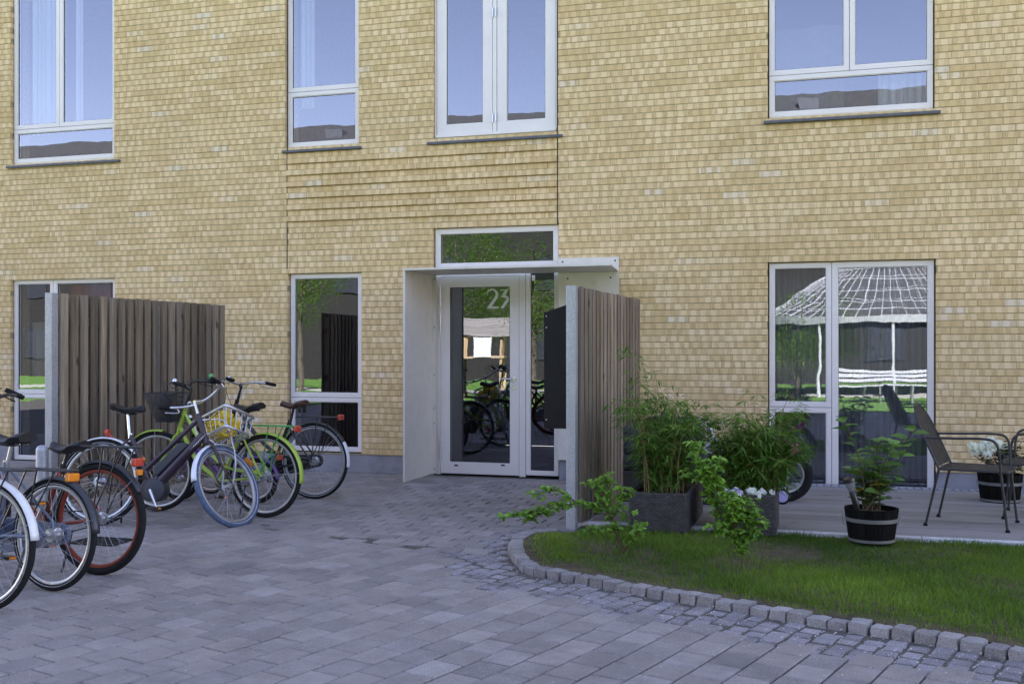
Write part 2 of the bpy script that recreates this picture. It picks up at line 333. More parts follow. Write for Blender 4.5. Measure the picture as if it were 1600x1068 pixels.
while z < ZB:
    off = (k % 2)*BL/2 + (rb.random()-.5)*.04
    cuts = [(o[0], o[1]) for o in OP if z+.02 < o[3] and z+CH-.03 > o[2]]
    inband = band_z0 < z+.03 < band_z1
    segs = sub(cuts+[(JX0-.006, JX0+.006), (JX1-.006, JX1+.006)] if z > W(449, 426).z else cuts+[(JX1-.006, JX1+.006)] if z > WIN['door'][3] else cuts, XL, XR)
    for (sa, sb) in segs:
        i0 = math.floor((sa-off)/BL)
        i = i0
        while off+i*BL < sb:
            a = max(sa, off+i*BL+(.0012 if off+i*BL > sa else 0)); b = min(sb, off+(i+1)*BL-.0012)
            u0 = a-(off+i*BL)
            if b-a > .015:
                t = (rb.random(), rb.random(), rb.random())
                jy = rb.uniform(-.0018, .0018); jz = rb.uniform(-.0008, .0008); jt = rb.uniform(-.001, .001)
                z0 = z+.0038+jz; z1 = z+CH-.0038+jz
                if inband and JX0 < (a+b)/2 < JX1: 
                    row = int(round((band_z1-z)/CH)); jy += -.032 if row % 2 == 0 else -.003
                c = .0028
                y0 = jy; y1 = jy+.0035; y2 = .10
                e = .0012; vs = [(a+e, y0, z0+c), (b-e, y0+jt, z0+c), (b-e, y0+jt, z1-c), (a+e, y0, z1-c), (a, y1, z0), (b, y1, z0), (b, y1, z1), (a, y1, z1), (a, y2, z0), (b, y2, z0), (b, y2, z1), (a, y2, z1)]
                fs = [(0, 1, 2, 3), (0, 4, 5, 1), (1, 5, 6, 2), (2, 6, 7, 3), (3, 7, 4, 0), (4, 8, 9, 5), (5, 9, 10, 6), (6, 10, 11, 7), (7, 11, 8, 4)]
                mb.add(vs, fs, t)
                for f in fs:
                    for q in f: uvs.append((u0+vs[q][0]-a+ (vs[q][1]-y0)*1.0, vs[q][2]-z))
            i += 1
    z += CH; k += 1
ZTOP = z
mb.uv = uvs
mb.build('brickwork', M['brick'], building)
# mortar bed behind the bricks, cut round the openings
def cellwall(y0, y1, z0, z1, ops, name, material, parent, shrink=0.0, xl=XL, xr=XR):
    m = MB(); xs = sorted(set([xl, xr]+[v for o in ops for v in (o[0]-shrink, o[1]+shrink)])); zs = sorted(set([z0, z1]+[min(max(v, z0), z1) for o in ops for v in (o[2]-shrink, o[3]+shrink)]))
    for i in range(len(xs)-1):
        run = None
        for j in range(len(zs)-1):
            cx, cz = (xs[i]+xs[i+1])/2, (zs[j]+zs[j+1])/2
            solid = not any(o[0]-shrink < cx < o[1]+shrink and o[2]-shrink < cz < o[3]+shrink for o in ops)
            if solid and run is None: run = zs[j]
            if (not solid) and run is not None: m.box(xs[i], xs[i+1], y0, y1, run, zs[j]); run = None
        if run is not None: m.box(xs[i], xs[i+1], y0, y1, run, zs[-1])
    return m.build(name, material, parent)
cellwall(.0055, .34, PT-.004, ZTOP, OP, 'mortar_bed', M['mortar'], building, .003)
cellwall(.014, .34, -.3, PT-.005, [o for o in OP if o[2] < PT], 'plinth', M['plinth'], building, .002)
m = MB(); m.box(XL, XR, .0, .34, ZTOP, 12.6); m.box(XL, XR, .34, 9.0, 6.4, 12.6); m.build('upper_wall', M['mortar'], building)
m = MB(); m.box(XL-.2, XR+.2, -.12, 9.2, 12.6, 12.9); m.build('roof', M['roof'], building)
for jx in (JX0, JX1):
    MB().box(jx-.005, jx+.005, .001, .006, WIN['door'][3] if jx == JX1 else W(449, 426).z, ZTOP).build('expansion_joint', M['gasket'], building)

def rectframe(m, x0, x1, z0, z1, wl, wr, wb, wt, y0, y1):
    m.box(x0, x1, y0, y1, z0, z0+wb); m.box(x0, x1, y0, y1, z1-wt, z1)
    m.box(x0, x0+wl, y0, y1, z0+wb, z1-wt); m.box(x1-wr, x1, y0, y1, z0+wb, z1-wt)
def sash(parent, panes, x0, x1, z0, z1, fw, y=DEPTH, rz=0, thick=.055, bead=.008):
    gp = .0025; x0 += gp; x1 -= gp; z0 += gp; z1 -= gp
    m = MB(); R = None
    rectframe(m, x0, x1, z0, z1, fw-bead, fw-bead, fw-bead, fw-bead, y, y+thick)
    a = fw-bead; rectframe(m, x0+a, x1-a, z0+a, z1-a, bead, bead, bead, bead, y+.010, y+thick-.004)
    o = m.build('sash', M['frame'], parent, bevel=.0015)
    gm = MB(); rectframe(gm, x0+fw-.001, x1-fw+.001, z0+fw-.001, z1-fw+.001, .004, .004, .004, .004, y+.014, y+.03)
    gm.build('gasket', M['gasket'], parent)
    panes.append((x0+fw, x1-fw, z0+fw, z1-fw, y+.022)); return o
def window(nm, label, sashes, fw=.052, sill=None, curtains=()):
    x0, x1, z0, z1 = WIN[nm]
    m = MB(); rectframe(m, x0+.004, x1-.004, z0+.004, z1-.004, .03, .03, .03, .03, DEPTH+.062, DEPTH+.11)
    for s in sashes:   # mullions behind the joints
        m.box(s[0]-.02, s[0]+.02, DEPTH+.062, DEPTH+.105, s[2]+.03, s[3]-.03) if s[0] > x0+.05 else None
        m.box(s[0]+.03, s[1]-.03, DEPTH+.064, DEPTH+.107, s[2]-.02, s[2]+.02) if s[2] > z0+.05 else None
    wn = m.build('window', M['gasket'], building); wn['label'] = label
    panes = []
    for s in sashes: sash(wn, panes, s[0], s[1], s[2], s[3], s[4] if len(s) > 4 else fw)
    gm = MB()
    for (a, b, c, d, y) in panes: gm.add([(a, y, c), (b, y, c), (b, y, d), (a, y, d)], [(0, 1, 2, 3)])
    gm.build('pane', M['glass'], wn)
    if sill:
        a = W(sill[0], sill[2], -.04); b = W(sill[1], sill[2], -.04); z = a.z
        ms = MB(); ms.box(a.x, b.x, -.045, DEPTH+.05, z-.008, z+.020); ms.build('sill', M['sillm'], wn, bevel=.003)
        ms = MB(); ms.box(x0+.004, x1-.004, DEPTH+.006, DEPTH+.10, z+.021, z0+.0035); ms.build('sill_trim', M['frame'], wn)
    # the room behind: floor, walls, ceiling
    rz0, rz1 = (0.05, 2.62) if z0 < 2 else (3.25, 5.9)
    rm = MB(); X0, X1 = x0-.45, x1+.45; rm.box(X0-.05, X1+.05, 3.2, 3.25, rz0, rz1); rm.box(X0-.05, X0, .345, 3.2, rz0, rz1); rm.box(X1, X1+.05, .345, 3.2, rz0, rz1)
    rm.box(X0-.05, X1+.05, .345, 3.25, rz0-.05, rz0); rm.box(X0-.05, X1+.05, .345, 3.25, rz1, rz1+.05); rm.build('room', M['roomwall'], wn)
    for (a, b, c, d, mt_, nf) in curtains:   # fractions of the window width, heights in metres
        xa, xb = x0+a*(x1-x0), x0+b*(x1-x0); n = int(nf)*8; vs = []; 
        for i in range(n+1):
            t = i/n; yy = .26+.03*math.sin(t*nf*6.283)+.012*math.sin(t*nf*15+1)
            vs += [(xa+(xb-xa)*t, yy, c), (xa+(xb-xa)*t+.004*math.sin(i), yy, d)]
        MB().add(vs, [(2*i, 2*i+2, 2*i+3, 2*i+1) for i in range(n)]).build('curtain', M[mt_], wn, smooth='all')
    return wn
def zx(py, px): return W(px, py, DEPTH).z
x0, x1, z0, z1 = WIN['w1']; xm = W(93, 100, DEPTH).x; zs = zx(203.5, 22)
w1 = window('w1', 'tall two part upper window at the left with a white curtain', [(x0, x1, z0, zs), (x0, xm, zs, z1), (xm, x1, zs, z1)], .056, (9, 185, 262), [(.06, .40, z0+.4, z1, 'curtain', 7), (.50, .58, z0+.4, z1, 'curtain', 2)])
x0, x1, z0, z1 = WIN['w2']; xm = W(83.5, 500, DEPTH).x; zs = zx(614.5, 22)
window('w2', 'ground floor window and door half hidden by the left board screen', [(x0, xm, z0, zs), (x0, xm, zs, z1), (xm, x1, z0, z1)], .056, None, [(.06, .33, 1.05, 1.75, 'sandcurtain', 3), (.45, 1, 1.2, z1-.06, 'red_curtain', 6)])
x0, x1, z0, z1 = WIN['w3']; zs = zx(145.5, 450)
window('w3', 'narrow upper window above the dark movement joint', [(x0, x1, z0, zs), (x0, x1, zs, z1)], .055, (440, 563, 238), [(.05, .26, z0+.5, z1, 'curtain', 3)])
x0, x1, z0, z1 = WIN['w4']; zs = zx(619.7, 454)
window('w4', 'narrow ground floor window behind the black bicycle', [(x0, x1, z0, zs), (x0, x1, zs, z1)], .055)
x0, x1, z0, z1 = WIN['w5']; xa = W(769.5, 100, DEPTH).x; xb = W(776.5, 100, DEPTH).x
w5 = window('w5', 'pair of white upper french windows above the entrance', [(x0+.012, xa, z0+.02, z1, .115), (xb, x1-.012, z0+.02, z1, .115)], .115, (667, 878, 225))
m = MB(); m.box(xa+.003, xb-.003, DEPTH-.004, DEPTH+.06, z0+.02, z1)
m.box(x0-.006, x0+.009, DEPTH-.01, DEPTH+.06, z0, z1); m.box(x1-.009, x1+.006, DEPTH-.01, DEPTH+.06, z0, z1); m.box(x0, x1, DEPTH-.025, DEPTH+.05, z0-.012, z0+.018); m.build('centre_post', M['frame'], w5, bevel=.002)
for py in (20, 184):
    m = MB()
    for xx in (xa+.008, xb-.008):
        zc = W(773, py, DEPTH).z; m.tube([(xx, DEPTH-.012, zc-.05), (xx, DEPTH-.012, zc+.05)], .009, 8)
    m.build('hinge', M['alu'], w5, smooth=True)
x0, x1, z0, z1 = WIN['w7']; xm = W(1327.2, 60, DEPTH).x; zs = zx(119.6, 1201.6)
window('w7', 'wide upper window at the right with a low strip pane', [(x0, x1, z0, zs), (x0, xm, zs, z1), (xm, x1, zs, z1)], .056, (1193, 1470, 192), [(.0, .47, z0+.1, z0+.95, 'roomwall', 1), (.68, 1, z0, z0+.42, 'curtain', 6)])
x0, x1, z0, z1 = WIN['w8']; xm = W(1299.6, 500, DEPTH).x; zs = zx(635, 1202)
window('w8', 'ground floor terrace door and side casement at the right', [(x0, xm, z0, zs), (x0, xm, zs, z1), (xm, x1, z0, z1, .062)], .056, None, [(.02, .40, .1, z1-.05, 'tulle', 9), (.42, .98, .1, z1-.05, 'tulle', 14)])
# entrance: transom, door leaf and side light
x0, x1, z0, z1 = WIN['door']; zt = W(680, 420.5, DEPTH).z; xs_ = W(821.4, 500, DEPTH).x
m = MB(); rectframe(m, x0+.004, x1-.004, .0, z1-.004, .03, .03, .02, .03, DEPTH+.062, DEPTH+.11)
ent = m.build('window', M['gasket'], building); ent['label'] = 'entrance set of transom light and narrow side light around the door'
panes = []
sash(ent, panes, x0, x1, zt, z1, .062); sash(ent, panes, xs_, x1, .02, zt, .052)
# frame round the leaf
lx0, lx1 = W(688.6, 600, DEPTH).x, W(811, 600, DEPTH).x; lz0, lz1 = W(688.6, 741.6, DEPTH).z, W(688.6, 432.7, DEPTH).z
m = MB(); m.box(x0+.0025, lx0-.003, DEPTH, DEPTH+.06, .0, zt-.0025); m.box(lx1+.003, xs_-.003, DEPTH, DEPTH+.06, .0, zt-.0025); m.box(lx0-.003, lx1+.003, DEPTH, DEPTH+.06, lz1+.003, zt-.0025); m.build('door_frame', M['frame'], ent, bevel=.0015)
gx0, gx1 = W(703, 600, DEPTH).x, W(796.5, 600, DEPTH).x; gz1 = W(703, 449, DEPTH).z; gz0 = W(703, 720.5, DEPTH).z
m = MB(); rectframe(m, lx0, lx1, max(lz0, .012), lz1, gx0-lx0, lx1-gx1, gz0-max(lz0, .012), lz1-gz1, DEPTH+.004, DEPTH+.06)
leaf = m.build('door', M['frame'], building, bevel=.0015)
m = MB(); rectframe(m, gx0-.001, gx1+.001, gz0-.001, gz1+.001, .006, .006, .006, .006, DEPTH+.008, DEPTH+.03); m.build('gasket', M['gasket'], leaf)
gy = DEPTH+.026
MB().add([(gx0, gy, gz0), (gx1, gy, gz0), (gx1, gy, gz1), (gx0, gy, gz1)], [(0, 1, 2, 3)]).build('pane', M['glass'], leaf)
gm = MB()
for (a, b, c, d, y) in panes: gm.add([(a, y, c), (b, y, c), (b, y, d), (a, y, d)], [(0, 1, 2, 3)])
gm.build('pane', M['glass'], ent)
for ya, yb in ((447.5, 477), (489, 518), (690, 720)):
    m = MB(); za, zb = W(688, yb).z, W(688, ya).z; m.tube([(lx0-.002, DEPTH-.008, za), (lx0-.002, DEPTH-.008, zb)], .010, 10)
    for q in (.33, .67): m.lathe([(.0118, -.002), (.0118, .002)], 10, (lx0-.002, DEPTH-.008, za+(zb-za)*q))
    m.build('hinge', M['alu'], leaf, smooth=True)
hz = W(803, 591.5, DEPTH).z; hx = W(803.5, 600, DEPTH).x
m = MB(); m.lathe([(.0, 0), (.024, 0), (.026, .004), (.024, .008), (0, .008)], 20, (hx, DEPTH-.006, hz), sy=1, ax='y')
m.tube([(hx, DEPTH+.0, hz), (hx, DEPTH-.045, hz), (hx-.012, DEPTH-.055, hz), (hx-.135, DEPTH-.055, hz)], .0095, 10); m.build('handle', M['chrome'], leaf, smooth=True)
kz = W(803, 606, DEPTH).z
m = MB(); m.lathe([(0, 0), (.021, 0), (.023, .004), (.021, .008), (0, .008)], 20, (hx, DEPTH-.006, kz), ax='y')
m.box(hx-.005, hx+.005, DEPTH-.008, DEPTH-.005, kz-.014, kz+.008); m.build('lock', M['chrome'], leaf, smooth=True)
for px in (712.5, 785.5):
    m = MB(); c = W(px, 726.5, DEPTH); m.box(c.x-.022, c.x+.022, DEPTH+.002, DEPTH+.006, c.z-.009, c.z+.009); m.build('drain_slot', M['gasket'], leaf)
m = MB(); c = W(833, 434, DEPTH); m.box(c.x-.018, c.x+.018, DEPTH+.012, DEPTH+.02, c.z-.03, c.z+.03); m.build('sensor', M['frame'], ent)
# the number on the door glass
def zpt(x, y): p = W(740+x/17.8, 440+y/17.8, gy-.004); return (p.x, p.z)
def strip2d(m, L, Rr, y0, y1):
    for i in range(len(L)-1):
        q = [L[i], L[i+1], Rr[i+1], Rr[i]]; m.prism(q, y0, y1)
m = MB()
L = [(372, 380), (366, 330), (385, 265), (425, 215), (480, 195), (530, 195), (600, 215), (655, 260), (685, 320), (682, 395), (655, 460), (500, 690)]
R_ = [(398, 378), (400, 335), (415, 290), (445, 255), (490, 235), (530, 237), (572, 260), (598, 300), (612, 350), (600, 400), (570, 450), (370, 738)]
strip2d(m, [zpt(*p) for p in L], [zpt(*p) for p in R_], gy-.004, gy-.002)
m.prism([zpt(*p) for p in [(372, 742), (690, 742), (694, 697), (500, 691)]], gy-.0045, gy-.0025)
m.prism([zpt(*p) for p in [(735, 222), (735, 250), (955, 242), (975, 212)]], gy-.0042, gy-.0022)
m.prism([zpt(*p) for p in [(870, 242), (760, 432), (880, 440), (880, 395), (955, 245)]], gy-.0046, gy-.0026)
m.prism([zpt(*p) for p in [(870, 385), (880, 440), (905, 465), (905, 500), (985, 500), (985, 440), (945, 400)]], gy-.0044, gy-.0024)
m.prism([zpt(*p) for p in [(905, 498), (745, 740), (830, 740), (975, 540), (985, 498)]], gy-.005, gy-.003)
m.build('house_number', M['digit'], leaf)
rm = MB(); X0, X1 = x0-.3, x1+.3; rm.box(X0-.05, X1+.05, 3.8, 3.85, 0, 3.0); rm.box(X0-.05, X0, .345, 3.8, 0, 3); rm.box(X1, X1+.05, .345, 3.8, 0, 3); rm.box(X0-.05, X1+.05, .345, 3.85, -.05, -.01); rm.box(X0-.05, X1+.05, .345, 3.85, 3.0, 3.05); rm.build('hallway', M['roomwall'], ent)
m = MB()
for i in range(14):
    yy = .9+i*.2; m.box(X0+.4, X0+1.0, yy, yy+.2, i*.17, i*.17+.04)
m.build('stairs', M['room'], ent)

# steel porch: side cheek, thin roof plate, back plate
cx = W(676, 741, -.0).x-.0; cf = None
fp = G(634, 755, 0); PY = fp.y; PX = W(671.5, 600, -.01).x
PX = (fp.x+PX)/2
ctop = (CAM+ray(633, 421.5)*((PY-CAM.y)/ray(633, 421.5).y)).z
porch = thing('entrance_porch', 'thin cream steel porch with side cheek and roof plate around the door', 'porch', (PX, 0, 0))
xr_w = W(967, 415, -.006).x; xr_f = (CAM+ray(954, 412)*((PY-CAM.y)/ray(954, 412).y)).x
m = MB(); m.box(-.004, .004, PY, -.016, .01, ctop-.001); m.box(.0045, .05, -.022, -.016, .01, ctop-.001); m.box(.0045, .02, PY, PY+.006, .012, ctop-.002); m.build('side_cheek', M['steel'], porch, bevel=.001)
m = MB(); a, b = xr_w-PX, xr_f-PX; m.prism([(-.004, -.004), (-.004, PY), (b, PY), (a, -.02), (a, -.004)], ctop, ctop+.012, 'z')
m.prism([(-.004, PY), (-.004, PY-.004), (b, PY-.004), (b, PY)], ctop-.004, ctop+.016, 'z'); m.build('roof_plate', M['steel'], porch)
xbl = W(872.8, 430, -.01).x-PX; zb_ = W(880, 718, -.01).z; ztp = W(967, 401, -.01).z
m = MB(); m.box(xbl, a, -.014, -.004, ctop+.013, ztp); m.build('wall_flange', M['steel'], porch, bevel=.001)
m = MB(); m.box(xbl, a+.004, -.024, -.004, zb_, ctop-.002); m.build('back_plate', M['steel'], porch, bevel=.001)
for (px, py, yy) in ((879, 409, -.014), (961, 407, -.014), (887, 435, -.024), (954, 433.5, -.024)):
    p = W(px, py, yy); m = MB(); m.lathe([(0, -.005), (.008, -.005), (.010, 0)], 8, (p.x-PX, yy, p.z), ax='y'); m.build('bolt', M['gasket'], porch)
for py in (436, 511, 585, 637, 660, 732):
    p = W(671, py, -.022); m = MB(); m.lathe([(0, -.005), (.006, -.005), (.007, 0)], 8, (.03, -.022, p.z), ax='y'); m.build('bolt', M['gasket'], porch)

# ------------------------------------------------------------------ ground
KP = [(893, 833), (860, 833), (830, 834), (809, 840), (797, 849), (794, 858), (797, 870), (809, 885), (822, 893), (856, 901.5), (909, 910), (960, 920.6), (1009, 930), (1060, 938), (1170, 957), (1277, 976.5), (1448, 1003.5), (1600, 1032), (1800, 1068)]
KW = [G(*p) for p in KP]
KW = [Vector((p.x, p.y)) for p in KW]
def dense(pts, step):
    out = [pts[0]]; acc = 0
    # Catmull-Rom then resample
    fine = []
    for i in range(len(pts)-1):
        p0 = pts[max(i-1, 0)]; p1 = pts[i]; p2 = pts[i+1]; p3 = pts[min(i+2, len(pts)-1)]
        for j in range(12):
            t = j/12; fine.append(.5*((2*p1)+(p2-p0)*t+(2*p0-5*p1+4*p2-p3)*t*t+(3*p1-p0-3*p2+p3)*t**3))
    fine.append(pts[-1]); last = fine[0]; d = 0
    for q in fine[1:]:
        seg = (q-last).length
        while d+seg >= step:
            t = (step-d)/seg; last = last+(q-last)*t; out.append(last.copy()); seg = (q-last).length; d = 0
        d += seg; last = q
    return out
KD = dense(KW, .055)
def inward(i, P):
    t = (P[min(i+2, len(P)-1)]-P[max(i-2, 0)]); t.normalize(); return Vector((-t.y, t.x))   # towards the lawn
strip_y = G(1300, 846).y          # front line of the terrace edging
fenceF = G(896, 828); 
KI = [p+inward(i, KD)*.105 for i, p in enumerate(KD)]
lawn_poly = KI+[Vector((9.5, KI[-1].y+.0)), Vector((9.5, strip_y)), Vector((fenceF.x+.05, strip_y))]
def inside(x, y, poly):
    c = False; n = len(poly); j = n-1
    for i in range(n):
        a, b = poly[i], poly[j]
        if (a.y > y) != (b.y > y) and x < (b.x-a.x)*(y-a.y)/(b.y-a.y)+a.x: c = not c
        j = i
    return c
bed_poly = KD+[Vector((9.5, KD[-1].y)), Vector((9.5, .0)), Vector((fenceF.x+.06, 0))]
KA = np.array([(p.x, p.y) for p in KD])
def kdist(x, y): return float(np.sqrt(((KA-(x, y))**2).sum(1).min()))
m = MB(); m.box(-150, 150, -150, 60, -.5, -.012); tag(m.build('ground', M['grit']), kind='structure')
# concrete pavers: one bond square to the front near the door, the rest turned
sA, sB = G(300, 806), G(790, 872)
def zoneA(x, y): return (sB.x-sA.x)*(y-sA.y)-(sB.y-sA.y)*(x-sA.x) > 0
rp = random.Random(11)
mp_ = MB(); ms_ = MB()
def block(m, cx, cy, lx, ly, rot, ztop, ch=.004, tint=None, wob=0, H=.03):
    c, s = math.cos(rot), math.sin(rot); z = ztop; a, b = lx/2, ly/2
    tx, ty = rp.uniform(-.006, .006), rp.uniform(-.006, .006)
    def P(u, v, zz): 
        u += rp.uniform(-wob, wob); v += rp.uniform(-wob, wob)
        return (cx+u*c-v*s, cy+u*s+v*c, zz+u*tx+v*ty)
    vs = [P(-a+ch, -b+ch, z), P(a-ch, -b+ch, z), P(a-ch, b-ch, z), P(-a+ch, b-ch, z), P(-a, -b, z-ch), P(a, -b, z-ch), P(a, b, z-ch), P(-a, b, z-ch), P(-a, -b, z-H), P(a, -b, z-H), P(a, b, z-H), P(-a, b, z-H)]
    m.add(vs, [(0, 1, 2, 3), (0, 4, 5, 1), (1, 5, 6, 2), (2, 6, 7, 3), (3, 7, 4, 0), (4, 8, 9, 5), (5, 9, 10, 6), (6, 10, 11, 7), (7, 11, 8, 4)], tint or (rp.random(), rp.random(), rp.random()))
PW, PL = .172, .212
SETT = .40
def lay(rot, zone, y_min):
    c, s = math.cos(rot), math.sin(rot)
    n1 = 110
    for r in range(-n1, n1):
        off = (r % 2)*PL/2+rp.uniform(-.012, .012)
        for q in range(-n1, n1):
            u, v = q*PL+off, r*PW
            x, y = u*c-v*s-2, u*s+v*c-5
            if x < XL+.5 or x > 8 or y > -.06 or y < y_min: continue
            if zoneA(x, y) != zone: continue
            if inside(x, y, bed_poly): continue
            kd = kdist(x, y)
            if kd < SETT+(.0 if zone is False else -.22): continue
            block(mp_, x, y, PL-.010, PW-.010, rot, rp.uniform(-.002, .002), .0055)
lay(0, True, -9); lay(RAD(90-17), False, -13.5)
tag(mp_.build('paving', M['paver']), kind='structure')
# small granite setts between the pavers and the kerb
ss = .105; rot = RAD(90-17); c, s = math.cos(rot), math.sin(rot)
for r in range(-130, 130):
    for q in range(-130, 130):
        u, v = q*ss*1.05+(r % 2)*.05+rp.uniform(-.012, .012), r*ss+rp.uniform(-.006, .006)
        x, y = u*c-v*s, u*s+v*c-5
        if x < -6 or x > 7 or y > -.5 or y < -12: continue
        if inside(x, y, bed_poly): continue
        kd = kdist(x, y)
        if kd > SETT+.12 or kd < .03: continue
        block(ms_, x, y, ss-.012+rp.uniform(-.012, .004), ss-.014, rot+rp.uniform(-.06, .06), rp.uniform(-.009, -.003), .007, None, .005)
tag(ms_.build('sett_paving', M['sett']), kind='structure')
# kerb of rough granite cubes
KS = dense(KW, .106); mk = MB()
for i in range(len(KS)-1):
    p = (KS[i]+KS[i+1])/2; t = (KS[i+1]-KS[i]); L_ = t.length; t.normalize(); nrm = Vector((-t.y, t.x))
    cc = p+nrm*.052; tint = (rp.random(), rp.random(), rp.random()); rot = math.atan2(t.y, t.x)+rp.uniform(-.05, .05)
    lx, ly, h = L_-.005+rp.uniform(-.009, .002), .100+rp.uniform(-.012, .010),   .043+rp.uniform(-.008, .008); c_, s_ = math.cos(rot), math.sin(rot)
    n = 5; grid = {}; vs = []; fs = []
    def q(a, b, e):
        key = (a, b, e)
        if key in grid: return grid[key]
        u, v, wz = a/(n-1)*2-1, b/(n-1)*2-1, e/(n-1)
        rr = 1-.05*max(0, u*u+v*v+(wz*2-1)**2-1.4) if wz > .4 else 1
        x = u*lx/2*rr+rp.uniform(-.0035, .0035); y = v*ly/2*rr+rp.uniform(-.0035, .0035); zz = -.05+(h+.05)*wz
        if wz == 1: zz += rp.uniform(-.004, .003)-.006*(max(abs(u), abs(v))**4)
        vs.append((cc.x+x*c_-y*s_, cc.y+x*s_+y*c_, zz)); grid[key] = len(vs)-1; return grid[key]
    for a in range(n-1):
        for b in range(n-1):
            fs.append((q(a, b, n-1), q(a+1, b, n-1), q(a+1, b+1, n-1), q(a, b+1, n-1)))
            fs.append((q(a, 0, b), q(a+1, 0, b), q(a+1, 0, b+1), q(a, 0, b+1))); fs.append((q(a, n-1, b), q(a, n-1, b+1), q(a+1, n-1, b+1), q(a+1, n-1, b)))
            fs.append((q(0, a, b), q(0, a, b+1), q(0, a+1, b+1), q(0, a+1, b))); fs.append((q(n-1, a, b), q(n-1, a+1, b), q(n-1, a+1, b+1), q(n-1, a, b+1)))
    mk.add(vs, fs, tint)
tag(mk.build('kerb', M['kerb'], smooth=True), kind='structure')
# bed soil and grass
LZ = .030
m = MB(); m.prism([(p.x, p.y) for p in lawn_poly], -.05, LZ, 'z'); tag(m.build('lawn_bed', M['soil']), kind='structure')
def gnoise(x, y):
    return math.sin(x*2.1+1.3)*math.cos(y*2.7+.4)+.5*math.sin(x*5.3+y*3.1)+.35*math.sin(x*11+1)*math.sin(y*13+2)
bare = [(G(1200, 872), .16), (G(1150, 885), .12), (G(940, 865), .12), (G(895, 893), .10), (G(1010, 872), .10), (G(1235, 868), .12)]
rg = random.Random(5); vs = []; fs = []; tn = []
cnt = 0
while cnt < 150000:
    x = rg.uniform(-2.6, 5.4); y = rg.uniform(KD[-1].y-.2, strip_y)
    if not inside(x, y, lawn_poly): continue
    dens = 1.0
    for b_, r_ in bare:
        d2 = math.hypot(x-b_.x, (y-b_.y)*.6)
        if d2 < r_*1.7: dens = min(dens, .05+.6*d2/(r_*1.7))
    edge = min(1, (kdist(x, y)-.10)/.20); dens *= max(.12, edge)*(.75+.25*gnoise(x*1.7, y*2.1))
    if rg.random() > dens: continue
    h = rg.uniform(.014, .042)*(1+.35*gnoise(x, y))*(.5+.5*edge); h = max(.012, h)
    if rg.random() < .015: h *= 1.7
    a = rg.uniform(0, 6.283); wd = rg.uniform(.0014, .0028); ln = rg.uniform(.1, .8)*h; la = rg.uniform(0, 6.283)
    dx, dy = math.cos(a)*wd, math.sin(a)*wd; ex, ey = math.cos(la)*ln, math.sin(la)*ln
    o = len(vs); z = LZ-.003
    vs += [(x-dx, y-dy, z), (x+dx, y+dy, z), (x+dx*.8+ex*.35, y+dy*.8+ey*.35, z+h*.6), (x-dx*.8+ex*.35, y-dy*.8+ey*.35, z+h*.6), (x+ex, y+ey, z+h)]
    fs += [(o, o+1, o+2, o+3), (o+3, o+2, o+4)]
    tt = min(1, max(0, .42+.28*gnoise(x*.8+3, y)+rg.uniform(-.25, .25)+(.25 if edge < .5 else 0))); tn += [(tt, 0, 0)]*2; cnt += 1
m = MB(); m.v = vs; m.f = fs; m.t = tn
tag(m.build('grass', M['grass']), 'short green lawn grass growing behind the granite kerb', 'grass', kind='stuff')
# terrace: granite edging, deck boards, wall grating
ex0 = fenceF.x+.10
m = MB(); n = 14; xs = [ex0+(9.5-ex0)*i/n for i in range(n+1)]
for i in range(n): m.rnd(); m.box(xs[i]+.002, xs[i+1]-.002, strip_y, strip_y+.075, -.05, .060)
m.rnd(); m.box(ex0-.10, ex0-.005, strip_y+.02, strip_y+.30, -.05, .055)
tag(m.build('terrace_edging', M['strip'], bevel=.006), kind='structure')
dk0 = strip_y+.082; m = MB(); yy = dk0
while yy < -.30:
    xa = ex0
    while xa < 9.4:
        xb = min(9.4, xa+random.uniform(2.2, 4.2)); m.rnd(); m.box(xa+.001, xb-.002, yy, yy+.138, .01, .050+random.uniform(-.0006, .0006)); xa = xb
    yy += .143
tag(m.build('wooden_deck', M['deck'], bevel=.002), kind='structure')
m = MB(); 
for i in range(120):
    xa = ex0+i*.07; m.box(xa, xa+.052, -.19, -.03, .025, .045)
m.box(ex0, 9.4, -.205, -.192, .02, .047); m.box(ex0, 9.4, -.026, -.012, .02, .047)
tag(m.build('wall_grating', M['galv']), 'galvanised steel drainage grating along the foot of the terrace wall', 'grating')
DK = .05
# yard behind the camera
m = MB(); m.prism([(-60, -13.6), (60, -13.6), (60, -40), (-60, -40)], -.02, .004, 'z'); tag(m.build('far_lawn', M['lawnfar']), kind='structure')
m = MB(); m.prism([(-60, -22), (60, -21), (60, -23.2), (-60, -24.2)], -.02, .012, 'z'); tag(m.build('gravel_path', M['path']), kind='structure')
for (px, py, r) in ():
    pass
gd = G(160, 846); m = MB()
for i in range(9): m.box(-.17, .17, -.11+i*.025, -.11+i*.025+.012, -.004, .006)
m.box(-.185, .185, -.135, -.118, -.004, .008); m.box(-.185, .185, .112, .129, -.004, .008); m.box(-.185, -.172, -.118, .112, -.004, .008); m.box(.172, .185, -.118, .112, -.004, .008)
o = m.build('drain_grate', M['black'], loc=(gd.x, gd.y, .004)); tag(o, 'dark iron drain grate set in the paving behind the red rimmed wheel', 'drain grate')
